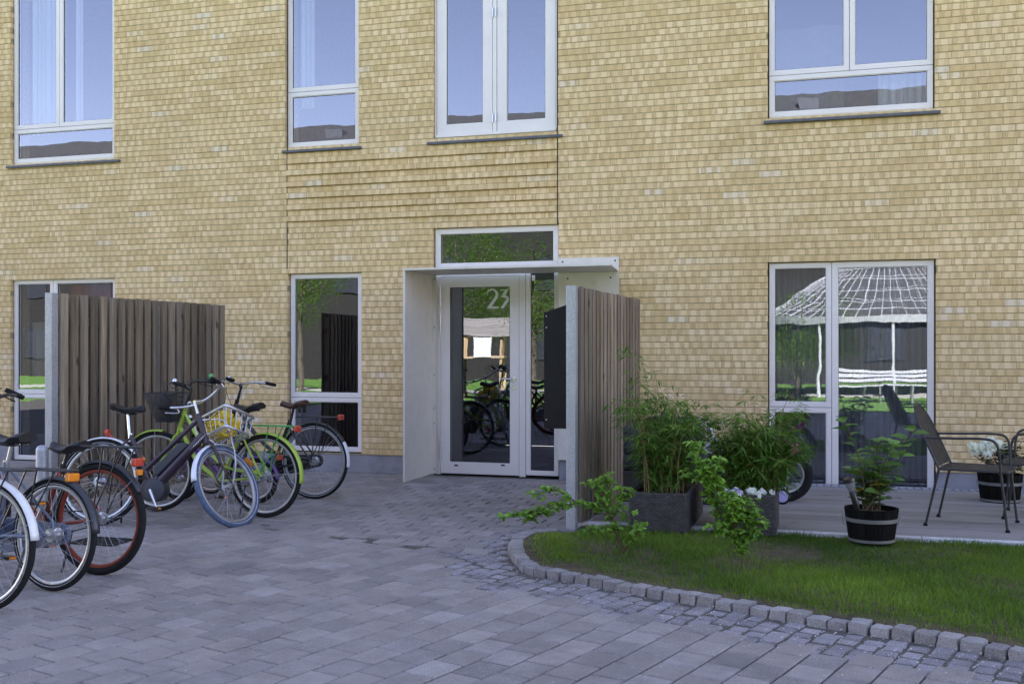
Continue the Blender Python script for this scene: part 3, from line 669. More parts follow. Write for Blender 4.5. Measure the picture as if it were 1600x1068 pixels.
# pale petals and grit lying by the kerb
rl = random.Random(9); m = MB()
for i in range(900):
    j = rl.randrange(8, len(KD)-1); nn = inward(j, KD); dd = -abs(rl.gauss(.03, .22)) - .01
    p = KD[j]+nn*dd; a = rl.uniform(0, 6.28); r = rl.uniform(.0025, .006)
    m.add([(p.x+r*math.cos(a+k*1.57)*rl.uniform(.6, 1.2), p.y+r*math.sin(a+k*1.57), .003+rl.uniform(0, .004)) for k in range(4)], [(0, 1, 2, 3)])
for i in range(160):
    p = G(rl.uniform(250, 1600), rl.uniform(790, 1068)); 
    if inside(p.x, p.y, bed_poly): continue
    a = rl.uniform(0, 6.28); r = rl.uniform(.002, .005)
    m.add([(p.x+r*math.cos(a+k*1.57), p.y+r*math.sin(a+k*1.57), .004+rl.uniform(0, .004)) for k in range(4)], [(0, 1, 2, 3)])
tag(m.build('fallen_petals', M['strip']), 'tiny pale petals and grit scattered on the paving along the kerb', 'petals', kind='stuff')
# ------------------------------------------------------------------ across the yard (seen in the panes)
def MR(px, py, d):
    P = CAM+ray(px, py)*d; return Vector((P.x, .14-P.y, P.z))
def tree(name, label, base, h, cr, seed, n=11000, ls=.065, grp='trees across the yard'):
    r = random.Random(seed); t = thing(name, label, 'tree', base, group=grp)
    m = MB(); top = h*.62; pts = [(0, 0, -.05), (.03, .02, h*.2), (-.02, .04, h*.42), (.03, 0, top)]
    m.tube(pts, [.11, .09, .07, .04], 8); tips = []
    for i in range(15):
        a = i*2.4+r.random(); z0 = h*r.uniform(.28, .6); L = cr*r.uniform(.55, .95)
        e = (math.cos(a)*L, math.sin(a)*L, z0+r.uniform(.15, .5)*h*.6); mid = (e[0]*.5, e[1]*.5, z0+(e[2]-z0)*.35)
        m.tube([(0, 0, z0), mid, e], [.04, .025, .01], 6); tips += [e, mid]
    tips.append((0, 0, h*.9)); m.build('trunk', M['bark'], t, smooth=True)
    vs = []; fs = []; tn = []
    for i in range(n):
        c = tips[r.randrange(len(tips))]; q = r.uniform(.2, 1)*cr*.42; u = Vector((r.gauss(0, 1), r.gauss(0, 1), r.gauss(0, .8))).normalized()*q
        p = Vector(c)+u; 
        if p.z > h: p.z = h-r.random()*.3
        a = Vector((r.gauss(0, 1), r.gauss(0, 1), r.gauss(0, 1))).normalized(); b = a.orthogonal().normalized(); s = ls*r.uniform(.6, 1.3); o = len(vs)
        vs += [p-a*s*.5, p+b*s*.32, p+a*s*.6, p-b*s*.32]; fs.append((o, o+1, o+2, o+3)); tn.append((min(1, max(0, r.gauss(.5, .25))), 0, 0))
    m = MB(); m.v = vs; m.f = fs; m.t = tn; m.build('crown', M['treeleaf'], t); return t
p = MR(722, 395, 31); tree('courtyard_tree', 'small leafy tree standing on the far lawn facing the entrance', (p.x, p.y, 0), 5.6, 1.9, 3)
p = MR(833, 395, 31); tree('courtyard_tree', 'broad leafy tree on the far lawn to the right of its neighbour', (p.x, p.y, 0), 5.9, 2.3, 4)
p = MR(1245, 560, 33); tree('courtyard_tree', 'low bushy tree on the far lawn beside the white pavilion', (p.x, p.y, 0), 3.2, 1.9, 5)
p = MR(470, 450, 36); tree('courtyard_tree', 'tall tree in front of the far dark brick row', (p.x, p.y, 0), 6.5, 2.2, 6)
fb = thing('terrace_house', 'long dark brick house row with grey pitched roof across the yard', 'building', (0, -36, 0))
m = MB(); m.box(-55, 55, -9, 0, -.1, 10.9); m.build('wall', M['darkbrick'], fb)
m = MB(); m.prism([(.5, 10.8), (-4.5, 13.4), (-9.5, 10.8)], -55.5, 55.5, 'x')
for i in range(11): m.box(-55.5, 55.5, .3-i*.44, .42-i*.44, 10.85+i*.229, 11.10+i*.229)
m.build('roof', M['roof'], fb)
for i in range(22):
    for zz in (1.0, 4.2, 7.6):
        x = -52+i*4.8+(i % 3)*.4; m = MB(); rectframe(m, x, x+1.5, zz, zz+1.6, .08, .08, .08, .08, .0, .06)
        wv = m.build('window', M['batt'], fb); MB().add([(x+.08, .03, zz+.08), (x+1.42, .03, zz+.08), (x+1.42, .03, zz+1.52), (x+.08, .03, zz+1.52)], [(0, 1, 2, 3)]).build('pane', M['batt'], wv)
for i in range(9):
    x = -48+i*11.7; m = MB(); m.box(x, x+.8, -2.6, -1.9, 11.6, 12.7); m.build('vent', M['sillm'], fb)
# small timber playhouse
p = MR(752, 540, 29.5); ph = thing('playhouse', 'small pale wooden playhouse with slatted roof on the far lawn', 'playhouse', (p.x, p.y, -.24), RAD(180-12)); ph.scale = (1.17, 1.17, 1.17)
m = MB(); 
for sx in (-.55, .49):
    for sy in (-.45, .39): m.rnd(); m.box(sx, sx+.06, sy, sy+.06, 0, 1.80)
m.build('frame', M['light_wood'], ph)
m = MB()
for i in range(9): m.rnd(); m.box(-.55, -.53, -.45+i*.1, -.36+i*.1, 1.27, 1.80)
for i in range(6): m.rnd(); m.box(.30+i*.04, .335+i*.04, -.47, -.455, 1.27, 1.80)
m.rnd(); m.box(-.6, .56, -.48, .46, 1.22, 1.27)
m.build('wall', M['light_wood'], ph)
m = MB(); 
for sgn in (-1, 1):
    for i in range(7):
        a = i/7; x0_ = -.75; m.rnd(); y0_ = sgn*(.55*(1-a)); z0_ = 1.74+.42*a
        m.add([(-.72, y0_, z0_), (.72, y0_, z0_), (.72, y0_-sgn*.066, z0_+.052), (-.72, y0_-sgn*.066, z0_+.052), (-.72, y0_, z0_+.02), (.72, y0_, z0_+.02), (.72, y0_-sgn*.066, z0_+.072), (-.72, y0_-sgn*.066, z0_+.072)], [(0, 1, 2, 3), (4, 7, 6, 5), (0, 4, 5, 1), (2, 6, 7, 3), (0, 3, 7, 4), (1, 5, 6, 2)])
m.build('roof', M['deck'], ph)
m = MB(); m.box(-.30, .14, -.60, -.59, 1.24, 1.72); m.build('poster', M['whitep'], ph)
# white round pavilion of ribs and canvas rings
p = MR(1385, 540, 34); pv = thing('garden_pavilion', 'white round lattice pavilion with domed top across the yard', 'pavilion', (p.x, p.y, 0))
prof = [(0, 4.55), (.6, 4.5), (1.4, 4.2), (2.3, 3.55), (3.2, 2.85), (4.2, 2.35)]
m = MB()
for k in range(72):
    a = k*2*math.pi/72; m.tube([(r*math.cos(a), r*math.sin(a), z) for r, z in prof], .012, 4)
for r, z in prof[1:]+[(1.0, 4.36), (1.9, 3.9), (2.75, 3.2), (3.7, 2.6)]:
    m.tube([(r*math.cos(t*.2244), r*math.sin(t*.2244), z) for t in range(28)], .016, 4, closed=True)
m.build('dome', M['tentw'], pv)
m = MB(); m.lathe([(.01, 4.53)]+[(r, z-.02) for r, z in prof[1:]], 48); m.build('canopy_net', M['net'], pv, smooth='all')
m = MB(); m.lathe([(4.2, 2.2), (4.25, 2.4), (4.15, 2.4), (4.1, 2.2)], 40); m.build('eaves_ring', M['tentw'], pv)
for k in range(12):
    a = k*math.pi/6; m = MB(); m.tube([(4.1*math.cos(a), 4.1*math.sin(a), 0), (4.1*math.cos(a), 4.1*math.sin(a), 2.25)], .045, 8); m.build('post', M['tentw'], pv)
for k in range(3):
    p2 = MR(1340+k*48, 575, 28); t = thing('park_bench', ['white slatted bench on the far path, nearest the trees', 'white slatted bench on the far path in the middle of its row', 'white slatted bench at the right end of the far path'][k], 'bench', (p2.x, p2.y, 0), group='benches on the far path')
    m = MB(); [m.box(-.7, .7, -.22+i*.11, -.13+i*.11, .42, .45) for i in range(4)]; m.build('seat', M['tentw'], t)
    m = MB(); [m.box(-.7, .7, -.26, -.23, .55+i*.13, .64+i*.13) for i in range(3)]; m.build('backrest', M['tentw'], t)
    for sx in (-.6, .56): MB().box(sx, sx+.04, -.25, .2, 0, .42).build('leg', M['alu'], t)

# ------------------------------------------------------------------ board screens beside the entrance
def screen(F0, F1, h, label, post_face, nmid):
    a = Vector((F0.x, F0.y)); b = Vector((F1.x, F1.y)); L = (b-a).length; rz = math.atan2(b.y-a.y, b.x-a.x)
    t = thing('board_screen', label, 'fence', (a.x, a.y, 0), rz, group='board screens beside the entrance')
    m = MB(); m.box(-.078, -.0, -.036, .036, -.1, h+.004); m.build('post', M['galv'], t, bevel=.004)
    for q in nmid:
        m = MB(); m.box(q*L-.03, q*L+.03, -.0335, .0335, -.1, h-.05); m.build('post', M['galv'], t)
    for zz in (.32, 1.0, 1.60):
        m = MB().rnd(); m.box(.003, L-.002, -.022, .022, zz, zz+.07); m.build('rail', M['fence'], t)
    m = MB(); x = .012; k = 0
    while x < L-.03:
        m.rnd(); m.box(x, min(L, x+.082), -.057, -.0345, .07+random.uniform(-.01, .01), h+random.uniform(-.004, .003))
        m.rnd(); xx = x+.062
        if xx < L-.02: m.box(xx, min(L, xx+.080), .0345, .057, .07+random.uniform(-.01, .01), h+random.uniform(-.004, .003))
        x += .121
    m.build('boards', M['fence'], t, bevel=.0015)
    m = MB()
    m.build('boards', M['fence'], t) if False else None
    return t, rz, L
r1, rz1, L1 = screen(D(896, 830, 8.03), D(991, 548, 10.05), 1.868, 'weathered board screen with galvanised post standing to the right of the entrance', 0, (.97,))
r2, rz2, L2 = screen(D(86, 548, 9.0), D(348, 548, 11.3), 1.868, 'weathered board screen with galvanised post behind the parked bicycles', 0, (.55, .975))
# letter box on the entrance side of the right screen
mbx = thing('letter_box', 'black sheet metal letter box cabinet with sloping top on the side of the right screen', 'letter box', (0, 0, 0), 0)
dq = 8.28
pp = [D(853, 487, dq), D(885.5, 470, dq), D(885.5, 673, dq), D(854.5, 668.5, dq)]
dirv = Vector((math.cos(rz1), math.sin(rz1), 0)); inn = Vector((-math.sin(rz1), math.cos(rz1), 0))
base = r1.location.copy(); o0 = base+dirv*.30+inn*.058
wd = .27; zt0, zt1, zb0 = pp[0].z, pp[1].z, (pp[2].z+pp[3].z)/2
mbx.location = o0; mbx.rotation_euler.z = rz1
m = MB(); m.prism([(wd, zb0), (wd, zt0), (-.0, zt1), (0, zb0)], 0, .85, 'x'); m.build('cabinet', M['blackmetal'], mbx, bevel=.002)
for (y_, z_) in ((wd-.02, zt0-.03), (wd-.02, zt0-.12), (.02, zt1-.32), (wd-.02, zb0+.07), (.02, zb0+.07)):
    m = MB(); m.lathe([(0, -.003), (.0045, -.003), (.006, 0)], 8, (-.001, y_, z_), ax='x'); m.build('rivet', M['alu'], mbx)
for i in range(6):
    m = MB(); zz = zb0+.06+i*.13; m.box(.03, .82, wd+.001, wd+.005, zz, zz+.115); fl = m.build('door', M['blackmetal'], mbx); MB().box(.12, .72, wd+.0055, wd+.008, zz+.08, zz+.10).build('slot', M['gasket'], fl)

# ------------------------------------------------------------------ bicycles
def curve(pts, n=6):
    pts = [Vector(p) for p in pts]; out = []
    for i in range(len(pts)-1):
        p0 = pts[max(i-1, 0)]; p1 = pts[i]; p2 = pts[i+1]; p3 = pts[min(i+2, len(pts)-1)]
        for j in range(n):
            t = j/n; out.append(.5*((2*p1)+(p2-p0)*t+(2*p0-5*p1+4*p2-p3)*t*t+(3*p1-p0-3*p2+p3)*t**3))
    out.append(pts[-1]); return out
def wheel(parent, c, R, Mx, tyre='rubber', rim='alu', tw=.019, wall=None, hubr=.024, nsp=32, refl=None, rimw=.013):
    m = MB(Mx); n = 48; Rr = R-tw*1.9; vs = []; sec = [(Rr, -rimw), (Rr, rimw), (Rr-.006, rimw+.001), (Rr-.017, rimw*.75), (Rr-.021, 0), (Rr-.017, -rimw*.75), (Rr-.006, -rimw-.001)]
    for i in range(n):
        a = i*2*math.pi/n
        for r, y in sec: vs.append((c[0]+r*math.cos(a), y, c[2]+r*math.sin(a)))
    k = len(sec); m.add(vs, [(i*k+j, i*k+(j+1) % k, ((i+1) % n)*k+(j+1) % k, ((i+1) % n)*k+j) for i in range(n) for j in range(k)])
    wh = m.build('wheel', M[rim], parent, smooth=True)
    m = MB(Mx); m.tube([(c[0]+(R-tw)*math.cos(i*2*math.pi/n), 0, c[2]+(R-tw)*math.sin(i*2*math.pi/n)) for i in range(n)], tw, 10, closed=True); m.build('tyre', M[tyre], wh, smooth='all')
    if wall:
        m = MB(Mx)
        for sg in (-1, 1): m.tube([(c[0]+(R-tw*1.35)*math.cos(i*2*math.pi/n), sg*tw*.93, c[2]+(R-tw*1.35)*math.sin(i*2*math.pi/n)) for i in range(n)], .0018, 4, closed=True)
        m.build('reflective_stripe', M[wall], wh)
    m = MB(Mx)
    for i in range(nsp):
        sg = 1 if i % 2 else -1; a = i*2*math.pi/nsp; b = a+(.95 if (i//2) % 2 else -.95)
        m.tube([(c[0]+hubr*math.cos(b), sg*.028, c[2]+hubr*math.sin(b)), (c[0]+(Rr-.018)*math.cos(a), 0, c[2]+(Rr-.018)*math.sin(a))], .00115, 3, cap=False)
    m.build('spokes', M['spoke'], wh)
    m = MB(Mx); m.lathe([(.006, -.055), (.010, -.055), (.010, -.034), (hubr+.006, -.032), (hubr+.006, -.027), (hubr*.7, -.022), (hubr*.65, 0), (hubr*.7, .022), (hubr+.006, .027), (hubr+.006, .032), (.010, .034), (.010, .055), (.006, .055)], 16, c, ax='y'); m.build('hub', M['alu'], wh, smooth=True)
    if refl:
        for a in (refl,):
            m = MB((Mx or Matrix.Identity(4)) @ Matrix.Translation((c[0], 0, c[2])) @ Matrix.Rotation(-a, 4, 'Y')); m.box(R*.42, R*.68, -.012, .012, -.018, .018); m.build('spoke_reflector', M['orange'], wh, bevel=.004)
    return wh
def bike(label, cat, rear, heading, lean=0, steer=0, R=.345, wb=1.06, frame='diamond', col='black', fork=None, tyre='rubber', ftyre=None, rim='alu', frim=None, wall=None,
         saddle=(.20, .93, 'saddle'), post='alu', ht=None, bars=(.03, 1.06, .29, .16, 'alu'), rfend=None, ffend=None, rack=None, light=None, crank=.17, guard=None, extra=None, grp='bicycles parked beside the entrance', refl=None, tw=.019, ts=.016, name='bicycle', drop=0, stand=True):
    t = thing(name, label, cat, rear, heading, grp, rx=lean)
    k = R/.345 if R < .3 else 1.0
    HT = Vector(ht[0]) if ht else Vector((wb-.27*k, 0, .90*k)); HB = Vector(ht[1]) if ht else Vector((wb-.205*k, 0, .70*k))
    ax = (HB-HT).normalized(); RH = Vector((0, 0, R)); FH = Vector((wb, 0, R)); BB = Vector((.44*k, 0, .285*k))
    ST = Vector((saddle[0]+.05*k, 0, min(saddle[1]-.14*k, .72*k))); Mst = Matrix.Translation(HB) @ Matrix.Rotation(steer, 4, -ax) @ Matrix.Translation(-HB)
    tt = lambda m, a, b, r: m.tube([a, b], r, 10)
    m = MB(); m.tube([HT-ax*.01, HB+ax*.01], ts*1.25, 12); m.tube([ST, BB], ts, 10)
    m.lathe([(.020*k, -.036), (.024*k, -.036), (.024*k, .036), (.020*k, .036)], 12, BB, ax='y')
    for sg in (-1, 1):
        m.tube(curve([BB+Vector((-.02, sg*.03, 0)), BB+Vector((-.12, sg*.045, .01)), RH+Vector((.02, sg*.062, -.01))], 4), .010*k, 8)
        m.tube(curve([ST+Vector((0, sg*.012, -.03)), ST+Vector((-.05, sg*.045, -.10)), RH+Vector((0, sg*.062, .0))], 4), .0085*k, 8)
    if frame == 'diamond': m.tube([HT+ax*.04, ST+Vector((0, 0, -.03))], ts*.95, 10); m.tube([HB-ax*.03, BB], ts*1.1, 10)
    if frame == 'single': m.tube([HB-ax*.04, BB+Vector((0, 0, .02))], ts*1.3, 10)
    if frame == 'low': m.tube([HB-ax*.04, BB+Vector((0, 0, .02))], ts*1.25, 10); m.tube([HT+ax*.05, BB.lerp(ST, .35)], ts*.95, 10)
    if frame == 'step':
        for sg in (-1, 1): m.tube(curve([HT+ax*.05, HT.lerp(BB, .45)+Vector((-.01, sg*.018, -.02)), BB.lerp(ST, .28)+Vector((0, sg*.016, 0)), RH+Vector((.0, sg*.055, .02))], 5), ts*.75, 8)
        m.tube(curve([HB-ax*.03, HB.lerp(BB, .5)+Vector((.02, 0, -.05)), BB], 6), ts*1.15, 10)
    if frame == 'ebike':
        m.tube([HT+ax*.03, BB.lerp(ST, .36)], ts*1.0, 12)
        m.tube([HB-ax*.03, BB.lerp(HB, .08)+Vector((.02, 0, .03))], [ts*1.9, ts*2.3], 14)
    m.build('frame', M[col], t, smooth=True)
    # fork and everything that steers
    fo = fork or col; m = MB(Mst); cr = HB+ax*.045
    m.tube([HB, cr], ts*1.1, 10)
    for sg in (-1, 1):
        m.tube(curve([cr, cr+Vector((.01, sg*.045, -.015)), cr.lerp(FH, .5)+Vector((-.012, sg*.052, 0)), FH+Vector((0, sg*.058, 0))], 6), [.012*k]*13+[.009*k]*6, 8)
    m.build('fork', M[fo], t, smooth=True)
    wheel(t, RH, R, None, tyre, rim, tw, wall, .034 if crank else .02, 32 if R > .25 else 20, refl)
    wheel(t, FH, R, Mst, ftyre or tyre, frim or rim, tw, wall, .022, 32 if R > .25 else 20, refl)
    # stem, bars, grips, levers
    bx, bz, bw, sw, bm = bars; top = Vector((HT.x+bx-.05, 0, bz-.02)); m = MB(Mst)
    m.tube([HT, Vector((HT.x+(HT.x-HB.x)*(bz-.05-HT.z)/max(.05, HT.z-HB.z), 0, bz-.05))], .0125, 10)
    st = Vector((HT.x+(HT.x-HB.x)*(bz-.05-HT.z)/max(.05, HT.z-HB.z), 0, bz-.05)); clamp = st+Vector((bx+.04, 0, .03)); m.tube([st, clamp], .016, 10)
    m.build('stem', M[post if post in ('alu', 'chrome', 'black') else 'alu'], t, smooth=True)
    m = MB(Mst); P = {}
    for sg in (-1, 1):
        P[sg] = curve([clamp, clamp+Vector((.012, sg*.07, .01)), clamp+Vector((.0, sg*bw*.65, .035+drop)), clamp+Vector((-sw*.5, sg*bw*.9, .03+drop)), clamp+Vector((-sw, sg*bw, .015+drop))], 5)
    m.tube(list(reversed(P[-1]))+P[1][1:], .0115, 10); hb = m.build('handlebar', M[bm], t, smooth=True)
    for sg in (-1, 1):
        e = P[sg][-1]; d = (P[sg][-1]-P[sg][-4]).normalized()
        m = MB(Mst); m.tube([e-d*.125, e-d*.11, e-d*.02, e+d*.004], [.0135, .0165, .017, .014], 12); m.build('grip', M['grip'], hb, smooth=True)
        m = MB(Mst); b = e-d*.15; m.tube(curve([b, b+Vector((.03, 0, -.02)), b+d*.04+Vector((.05, 0, -.03)), b+d*.13+Vector((.04, 0, -.035))], 4), .005, 6); m.build('brake_lever', M['black' if bm == 'black' else 'alu'], hb, smooth=True)
        m = MB(Mst); m.tube(curve([b+Vector((.03, 0, -.02)), b+Vector((.10, -sg*.05, .0)), b+Vector((.13, -sg*.14, -.12)), HT+Vector((.02, sg*.012, -.10))], 6), .0027, 5); m.build('brake_cable', M['black'], hb)
    m = MB(Mst); c = P[1][8]+Vector((0, 0, .02)); m.lathe([(.001, .026), (.014, .022), (.022, .012), (.024, 0), (.02, -.004)], 14, c); m.build('bell', M['chrome'], hb, smooth=True)
    # saddle
    sx, sz, smt = saddle; sp = MB(); sp.tube([ST-Vector((0, 0, .05)), Vector((sx+.01, 0, sz-.055))], .0125, 10)
    sp.lathe([(.018, -.012), (.018, .012)], 12, ST+Vector((0, 0, .0))); spo = sp.build('seat_post', M[post], t, smooth=True)
    m = MB(); vs = []; NX, NY = 14, 10
    for i in range(NX+1):
        u = i/NX; x = sx-.12+u*.27; wdt = (.076*(1-max(0, (u-.25)/.75))**.8+.018)*(1 if u > .12 else (.75+.25*u/.12)); h = .012*math.cos(u*6.0)+(.010 if u < .25 else 0)
        for j in range(NY+1):
            v = j/NY*2-1; vs.append((x, v*wdt, sz+h-.028*abs(v)**2.2-(.02 if u > .93 else 0)*(u-.93)/.07))
        for j in range(NY+1):
            v = 1-j/NY*2; vs.append((x, v*wdt*.86, sz+h-.050-.006*(1-abs(v))))
    kk = 2*(NY+1); fs = [(i*kk+j, i*kk+(j+1) % kk, (i+1)*kk+(j+1) % kk, (i+1)*kk+j) for i in range(NX) for j in range(kk)]; fs += [tuple(range(kk-1, -1, -1)), tuple(NX*kk+j for j in range(kk))]
    if k < 1: vs = [(sx+(v[0]-sx)*.75, v[1]*.75, v[2]) for v in vs]
    sa = m.add(vs, fs).build('saddle', M[smt], t, smooth=True)
    if smt == 'brownsaddle':
        m = MB()
        for sg in (-1, 1): m.tube([(sx-.08+.018*math.cos(q*.9), sg*.045+.018*math.sin(q*.9), sz-.10+q*.0016) for q in range(42)], .0035, 5)
        m.build('saddle_spring', M['black'], sa)
    m = MB(); [m.tube([(sx-.09, sg*.03, sz-.05), (sx+.10, sg*.015, sz-.055)], .0035, 6) for sg in (-1, 1)]; m.build('saddle_rail', M['alu'], sa)
    # fenders
    if rfend:
        fm, a0, a1 = rfend; m = MB(); m.arc((0, R), R+.014, RAD(a0), RAD(a1), .058); ff = m.build('rear_fender', M[fm], t, smooth='all')
        for aa in (a1-14,):
            m = MB(); [m.tube([(0, sg*.062, R), ((R+.008)*math.cos(RAD(aa)), sg*.024, R+(R+.008)*math.sin(RAD(aa)))], .0022, 5) for sg in (-1, 1)]; m.build('fender_stay', M['spoke'], ff)
    if ffend:
        fm, a0, a1 = ffend; m = MB(Mst); m.arc((wb, R), R+.014, RAD(a0), RAD(a1), .058); ff = m.build('front_fender', M[fm], t, smooth='all')
        m = MB(Mst); aa = a1-12; [m.tube([(wb, sg*.060, R), (wb+(R+.008)*math.cos(RAD(aa)), sg*.024, R+(R+.008)*math.sin(RAD(aa)))], .0022, 5) for sg in (-1, 1)]; m.build('fender_stay', M['spoke'], ff)
    if rack:
        rm_, rz_, ro_ = (rack+(0,))[:3]; m = MB(Matrix.Translation((ro_, 0, 0))); zr = 2*R+rz_
        for sg in (-1, 1):
            m.tube(curve([(.19, sg*.03, zr-.01), (.10, sg*.055, zr), (-.20, sg*.06, zr), (-.27, sg*.045, zr), (-.28, 0, zr)], 4), .0055, 8)
            m.tube([(-.06, sg*.06, zr), (0, sg*.065, R+.02)], .005, 6); m.tube([(-.20, sg*.06, zr), (-.0, sg*.067, R+.02)], .005, 6)
        for q in range(4): m.tube([(-.22+q*.1, -.058, zr), (-.22+q*.1, .058, zr)], .004, 6)
        m.tube([(.1, 0, zr), (-.26, 0, zr)], .004, 6); m.build('carrier', M[rm_], t, smooth=True)
    if light:
        lx, lz, lm = light; m = MB(); m.cbox((lx, 0, lz), (.03, .09, .05)); m.build('rear_light', M[lm], t, bevel=.010)
    if crank:
        m = MB(); m.lathe([(.07*k, -.050), (.085*k, -.050), (.090*k, -.048), (.085*k, -.046), (.07*k, -.046)], 28, BB, ax='y'); 
        for q in range(5): m.tube([BB+Vector((0, -.048, 0)), BB+Vector((.075*k*math.cos(q*1.257), -.048, .075*k*math.sin(q*1.257)))], .006, 5)
        m.build('chainring', M['black' if col != 'maroon' else 'maroon'], t)
        ca = RAD(-62)
        for sg in (-1, 1):
            a = ca+(math.pi if sg > 0 else 0); e = BB+Vector((crank*math.cos(a), sg*.075, crank*math.sin(a)))
            m = MB(); m.tube([BB+Vector((0, sg*.062, 0)), e], [.013*k, .010*k], 8); cr_ = m.build('crank_arm', M['chrome' if post == 'chrome' else 'alu'], t, smooth=True)
            m = MB(); m.cbox(e+Vector((0, sg*.06, 0)), (.085*k, .085*k, .022)); pe = m.build('pedal', M['black'], cr_, bevel=.004)
            for qx in (-.044*k, .044*k): m = MB(); m.cbox(e+Vector((qx, sg*.06, 0)), (.003, .05*k, .014)); m.build('pedal_reflector', M['orange'], pe)
        if guard:
            m = MB(); poly = []
            r1_, r2_ = .105*k, .06*k
            for q in range(13): a = -math.pi/2+q*math.pi/12; poly.append((BB.x+r1_*math.cos(a), BB.z+r1_*math.sin(a)))
            for q in range(13): a = math.pi/2+q*math.pi/12; poly.append((RH.x+r2_*math.cos(a), RH.z+r2_*math.sin(a)))
            m.prism(poly, -.070, -.045); m.build('chain_guard', M[guard], t, smooth=True, bevel=.004)
        else:
            m = MB(); m.tube([(BB.x, -.046, BB.z+.085*k), (0, -.046, R+.035)], .004, 5); m.tube([(BB.x, -.046, BB.z-.085*k), (0, -.046, R-.035)], .004, 5); m.build('chain', M['black'], t)
    if stand:
        m = MB(); m.tube([(.16, .05, .26*k), (.13, .16, .03)], .008*k, 8); m.build('kickstand', M['black'], t)
    return t, Mst, HT, HB, clamp, wb, R
def heading(p, q): return math.atan2(q.y-p.y, q.x-p.x)
def ang(deg): return TH+RAD(deg)         # heading relative to the picture plane
# 1 aubergine electric bicycle in the middle, facing right, bars turned to the camera
a = G(150, 821); b = G(357, 824); hd = heading(a, b)
e1, Ms, HT, HB, cl, wb, R = bike('dark aubergine electric bicycle with blue front tyre and silver front basket', 'bicycle', a, hd, RAD(-12), RAD(66), wb=1.06, frame='ebike', col='maroon', ftyre='bluerubber', wall='silverp',
    ht=((.76, 0, .885), (.83, 0, .70)), saddle=(.165, .955, 'saddle'), post='chrome', bars=(.03, 1.04, .30, .17, 'alu'), rfend=('silverp', 40, 205), ffend=('silverp', 75, 190), light=(.0, .0, 'redlens'), tw=.024, ts=.019)
for ch in list(e1.children):
    if ch.name.startswith('rear_light'): bpy.data.objects.remove(ch)
m = MB(); m.lathe([(.02, -.012), (.03, -.010), (.03, .012), (.02, .016)], 16, (.02, 0, .74), ax='x'); m.tube([(.03, 0, .73), (.12, 0, .66)], .006, 6); m.build('rear_light', M['redlens'], e1, smooth=True)
BBv = Vector((.44, 0, .285)); dv = (HB-BBv).normalized(); nv = Vector((-dv.z, 0, dv.x))
m = MB(Matrix(((dv.x, 0, nv.x, 0), (0, 1, 0, 0), (dv.z, 0, nv.z, 0), (0, 0, 0, 1))).to_4x4()); o_ = BBv+dv*.10+nv*.045; 
lx_ = o_.dot(dv); lz_ = o_.dot(nv); m.prism([(lx_, lz_), (lx_+.33, lz_), (lx_+.35, lz_+.02), (lx_+.31, lz_+.07), (lx_+.02, lz_+.075), (lx_-.01, lz_+.03)], -.042, .042); m.build('battery', M['batt'], e1, bevel=.012)
m = MB(); 
for i in range(11):      # row of tiny pale letters along the down tube
    q = BBv+dv*(.44+i*.0165)+nv*(.005 if i % 2 else .0052)+Vector((0, -.0415, 0)); q.z += .0
    if i in (0, 1, 9, 10): m.cbox(q, (.010, .003, .0022), 0)
    else: m.cbox(q, (.007, .003, .010), 0)
m.build('frame_lettering', M['whitep'], e1)
m = MB(); m.lathe([(.05, -.065), (.085, -.06), (.09, 0), (.085, .06), (.05, .065)], 24, BBv+Vector((.03, 0, .0)), ax='y'); m.build('motor', M['batt'], e1, smooth=True)
m = MB(Ms); bx0, bx1 = HT.x+.11, HT.x+.43; zb_, zt_ = .775, .94
for (xx0, xx1, yw, zz, rr) in ((bx0, bx1, .18, zt_, .013), (bx0+.03, bx1-.03, .15, zb_, .011)):
    m.tube([(xx0, -yw, zz), (xx0+.02, -yw-.01, zz), (xx1-.02, -yw-.01, zz), (xx1, -yw, zz), (xx1, yw, zz), (xx1-.02, yw+.01, zz), (xx0+.02, yw+.01, zz), (xx0, yw, zz)], rr, 8, closed=True)
for i in range(6):
    f = i/5; xa = bx0+.01+f*(bx1-bx0-.02); xb = bx0+.035+f*(bx1-bx0-.07)
    for sg in (-1, 1): m.tube([(xa, sg*.186, zt_), (xb, sg*.156, zb_)], .004, 5)
for i in range(7):
    f = i/6*2-1
    for xx, xo in ((bx0, bx0+.03), (bx1, bx1-.03)): m.tube([(xx, f*.17, zt_), (xo, f*.146, zb_)], .003, 5)
for i in range(9): f = i/8*2-1; m.tube([(bx0+.03, f*.146, zb_), (bx1-.03, f*.146, zb_)], .0035, 5)
for i in range(4): xx = bx0+.06+i*.06; m.tube([(xx, -.15, zb_), (xx, .15, zb_)], .003, 5)
for sg in (-1, 1): m.tube(curve([(bx0+.10, sg*.10, zb_), (bx0+.16, sg*.085, zb_-.04), (wb+.03, sg*.07, R+.20), (wb, sg*.062, R)], 5), .0055, 8)
for sg in (-1, 1): m.tube(curve([(HT.x+.02, sg*.02, .84), (bx0+.03, sg*.06, .875), (bx0+.09, sg*.10, .85), (bx0+.12, sg*.11, zb_)], 5), .006, 8)
m.build('basket', M['alu'], e1, smooth=True)
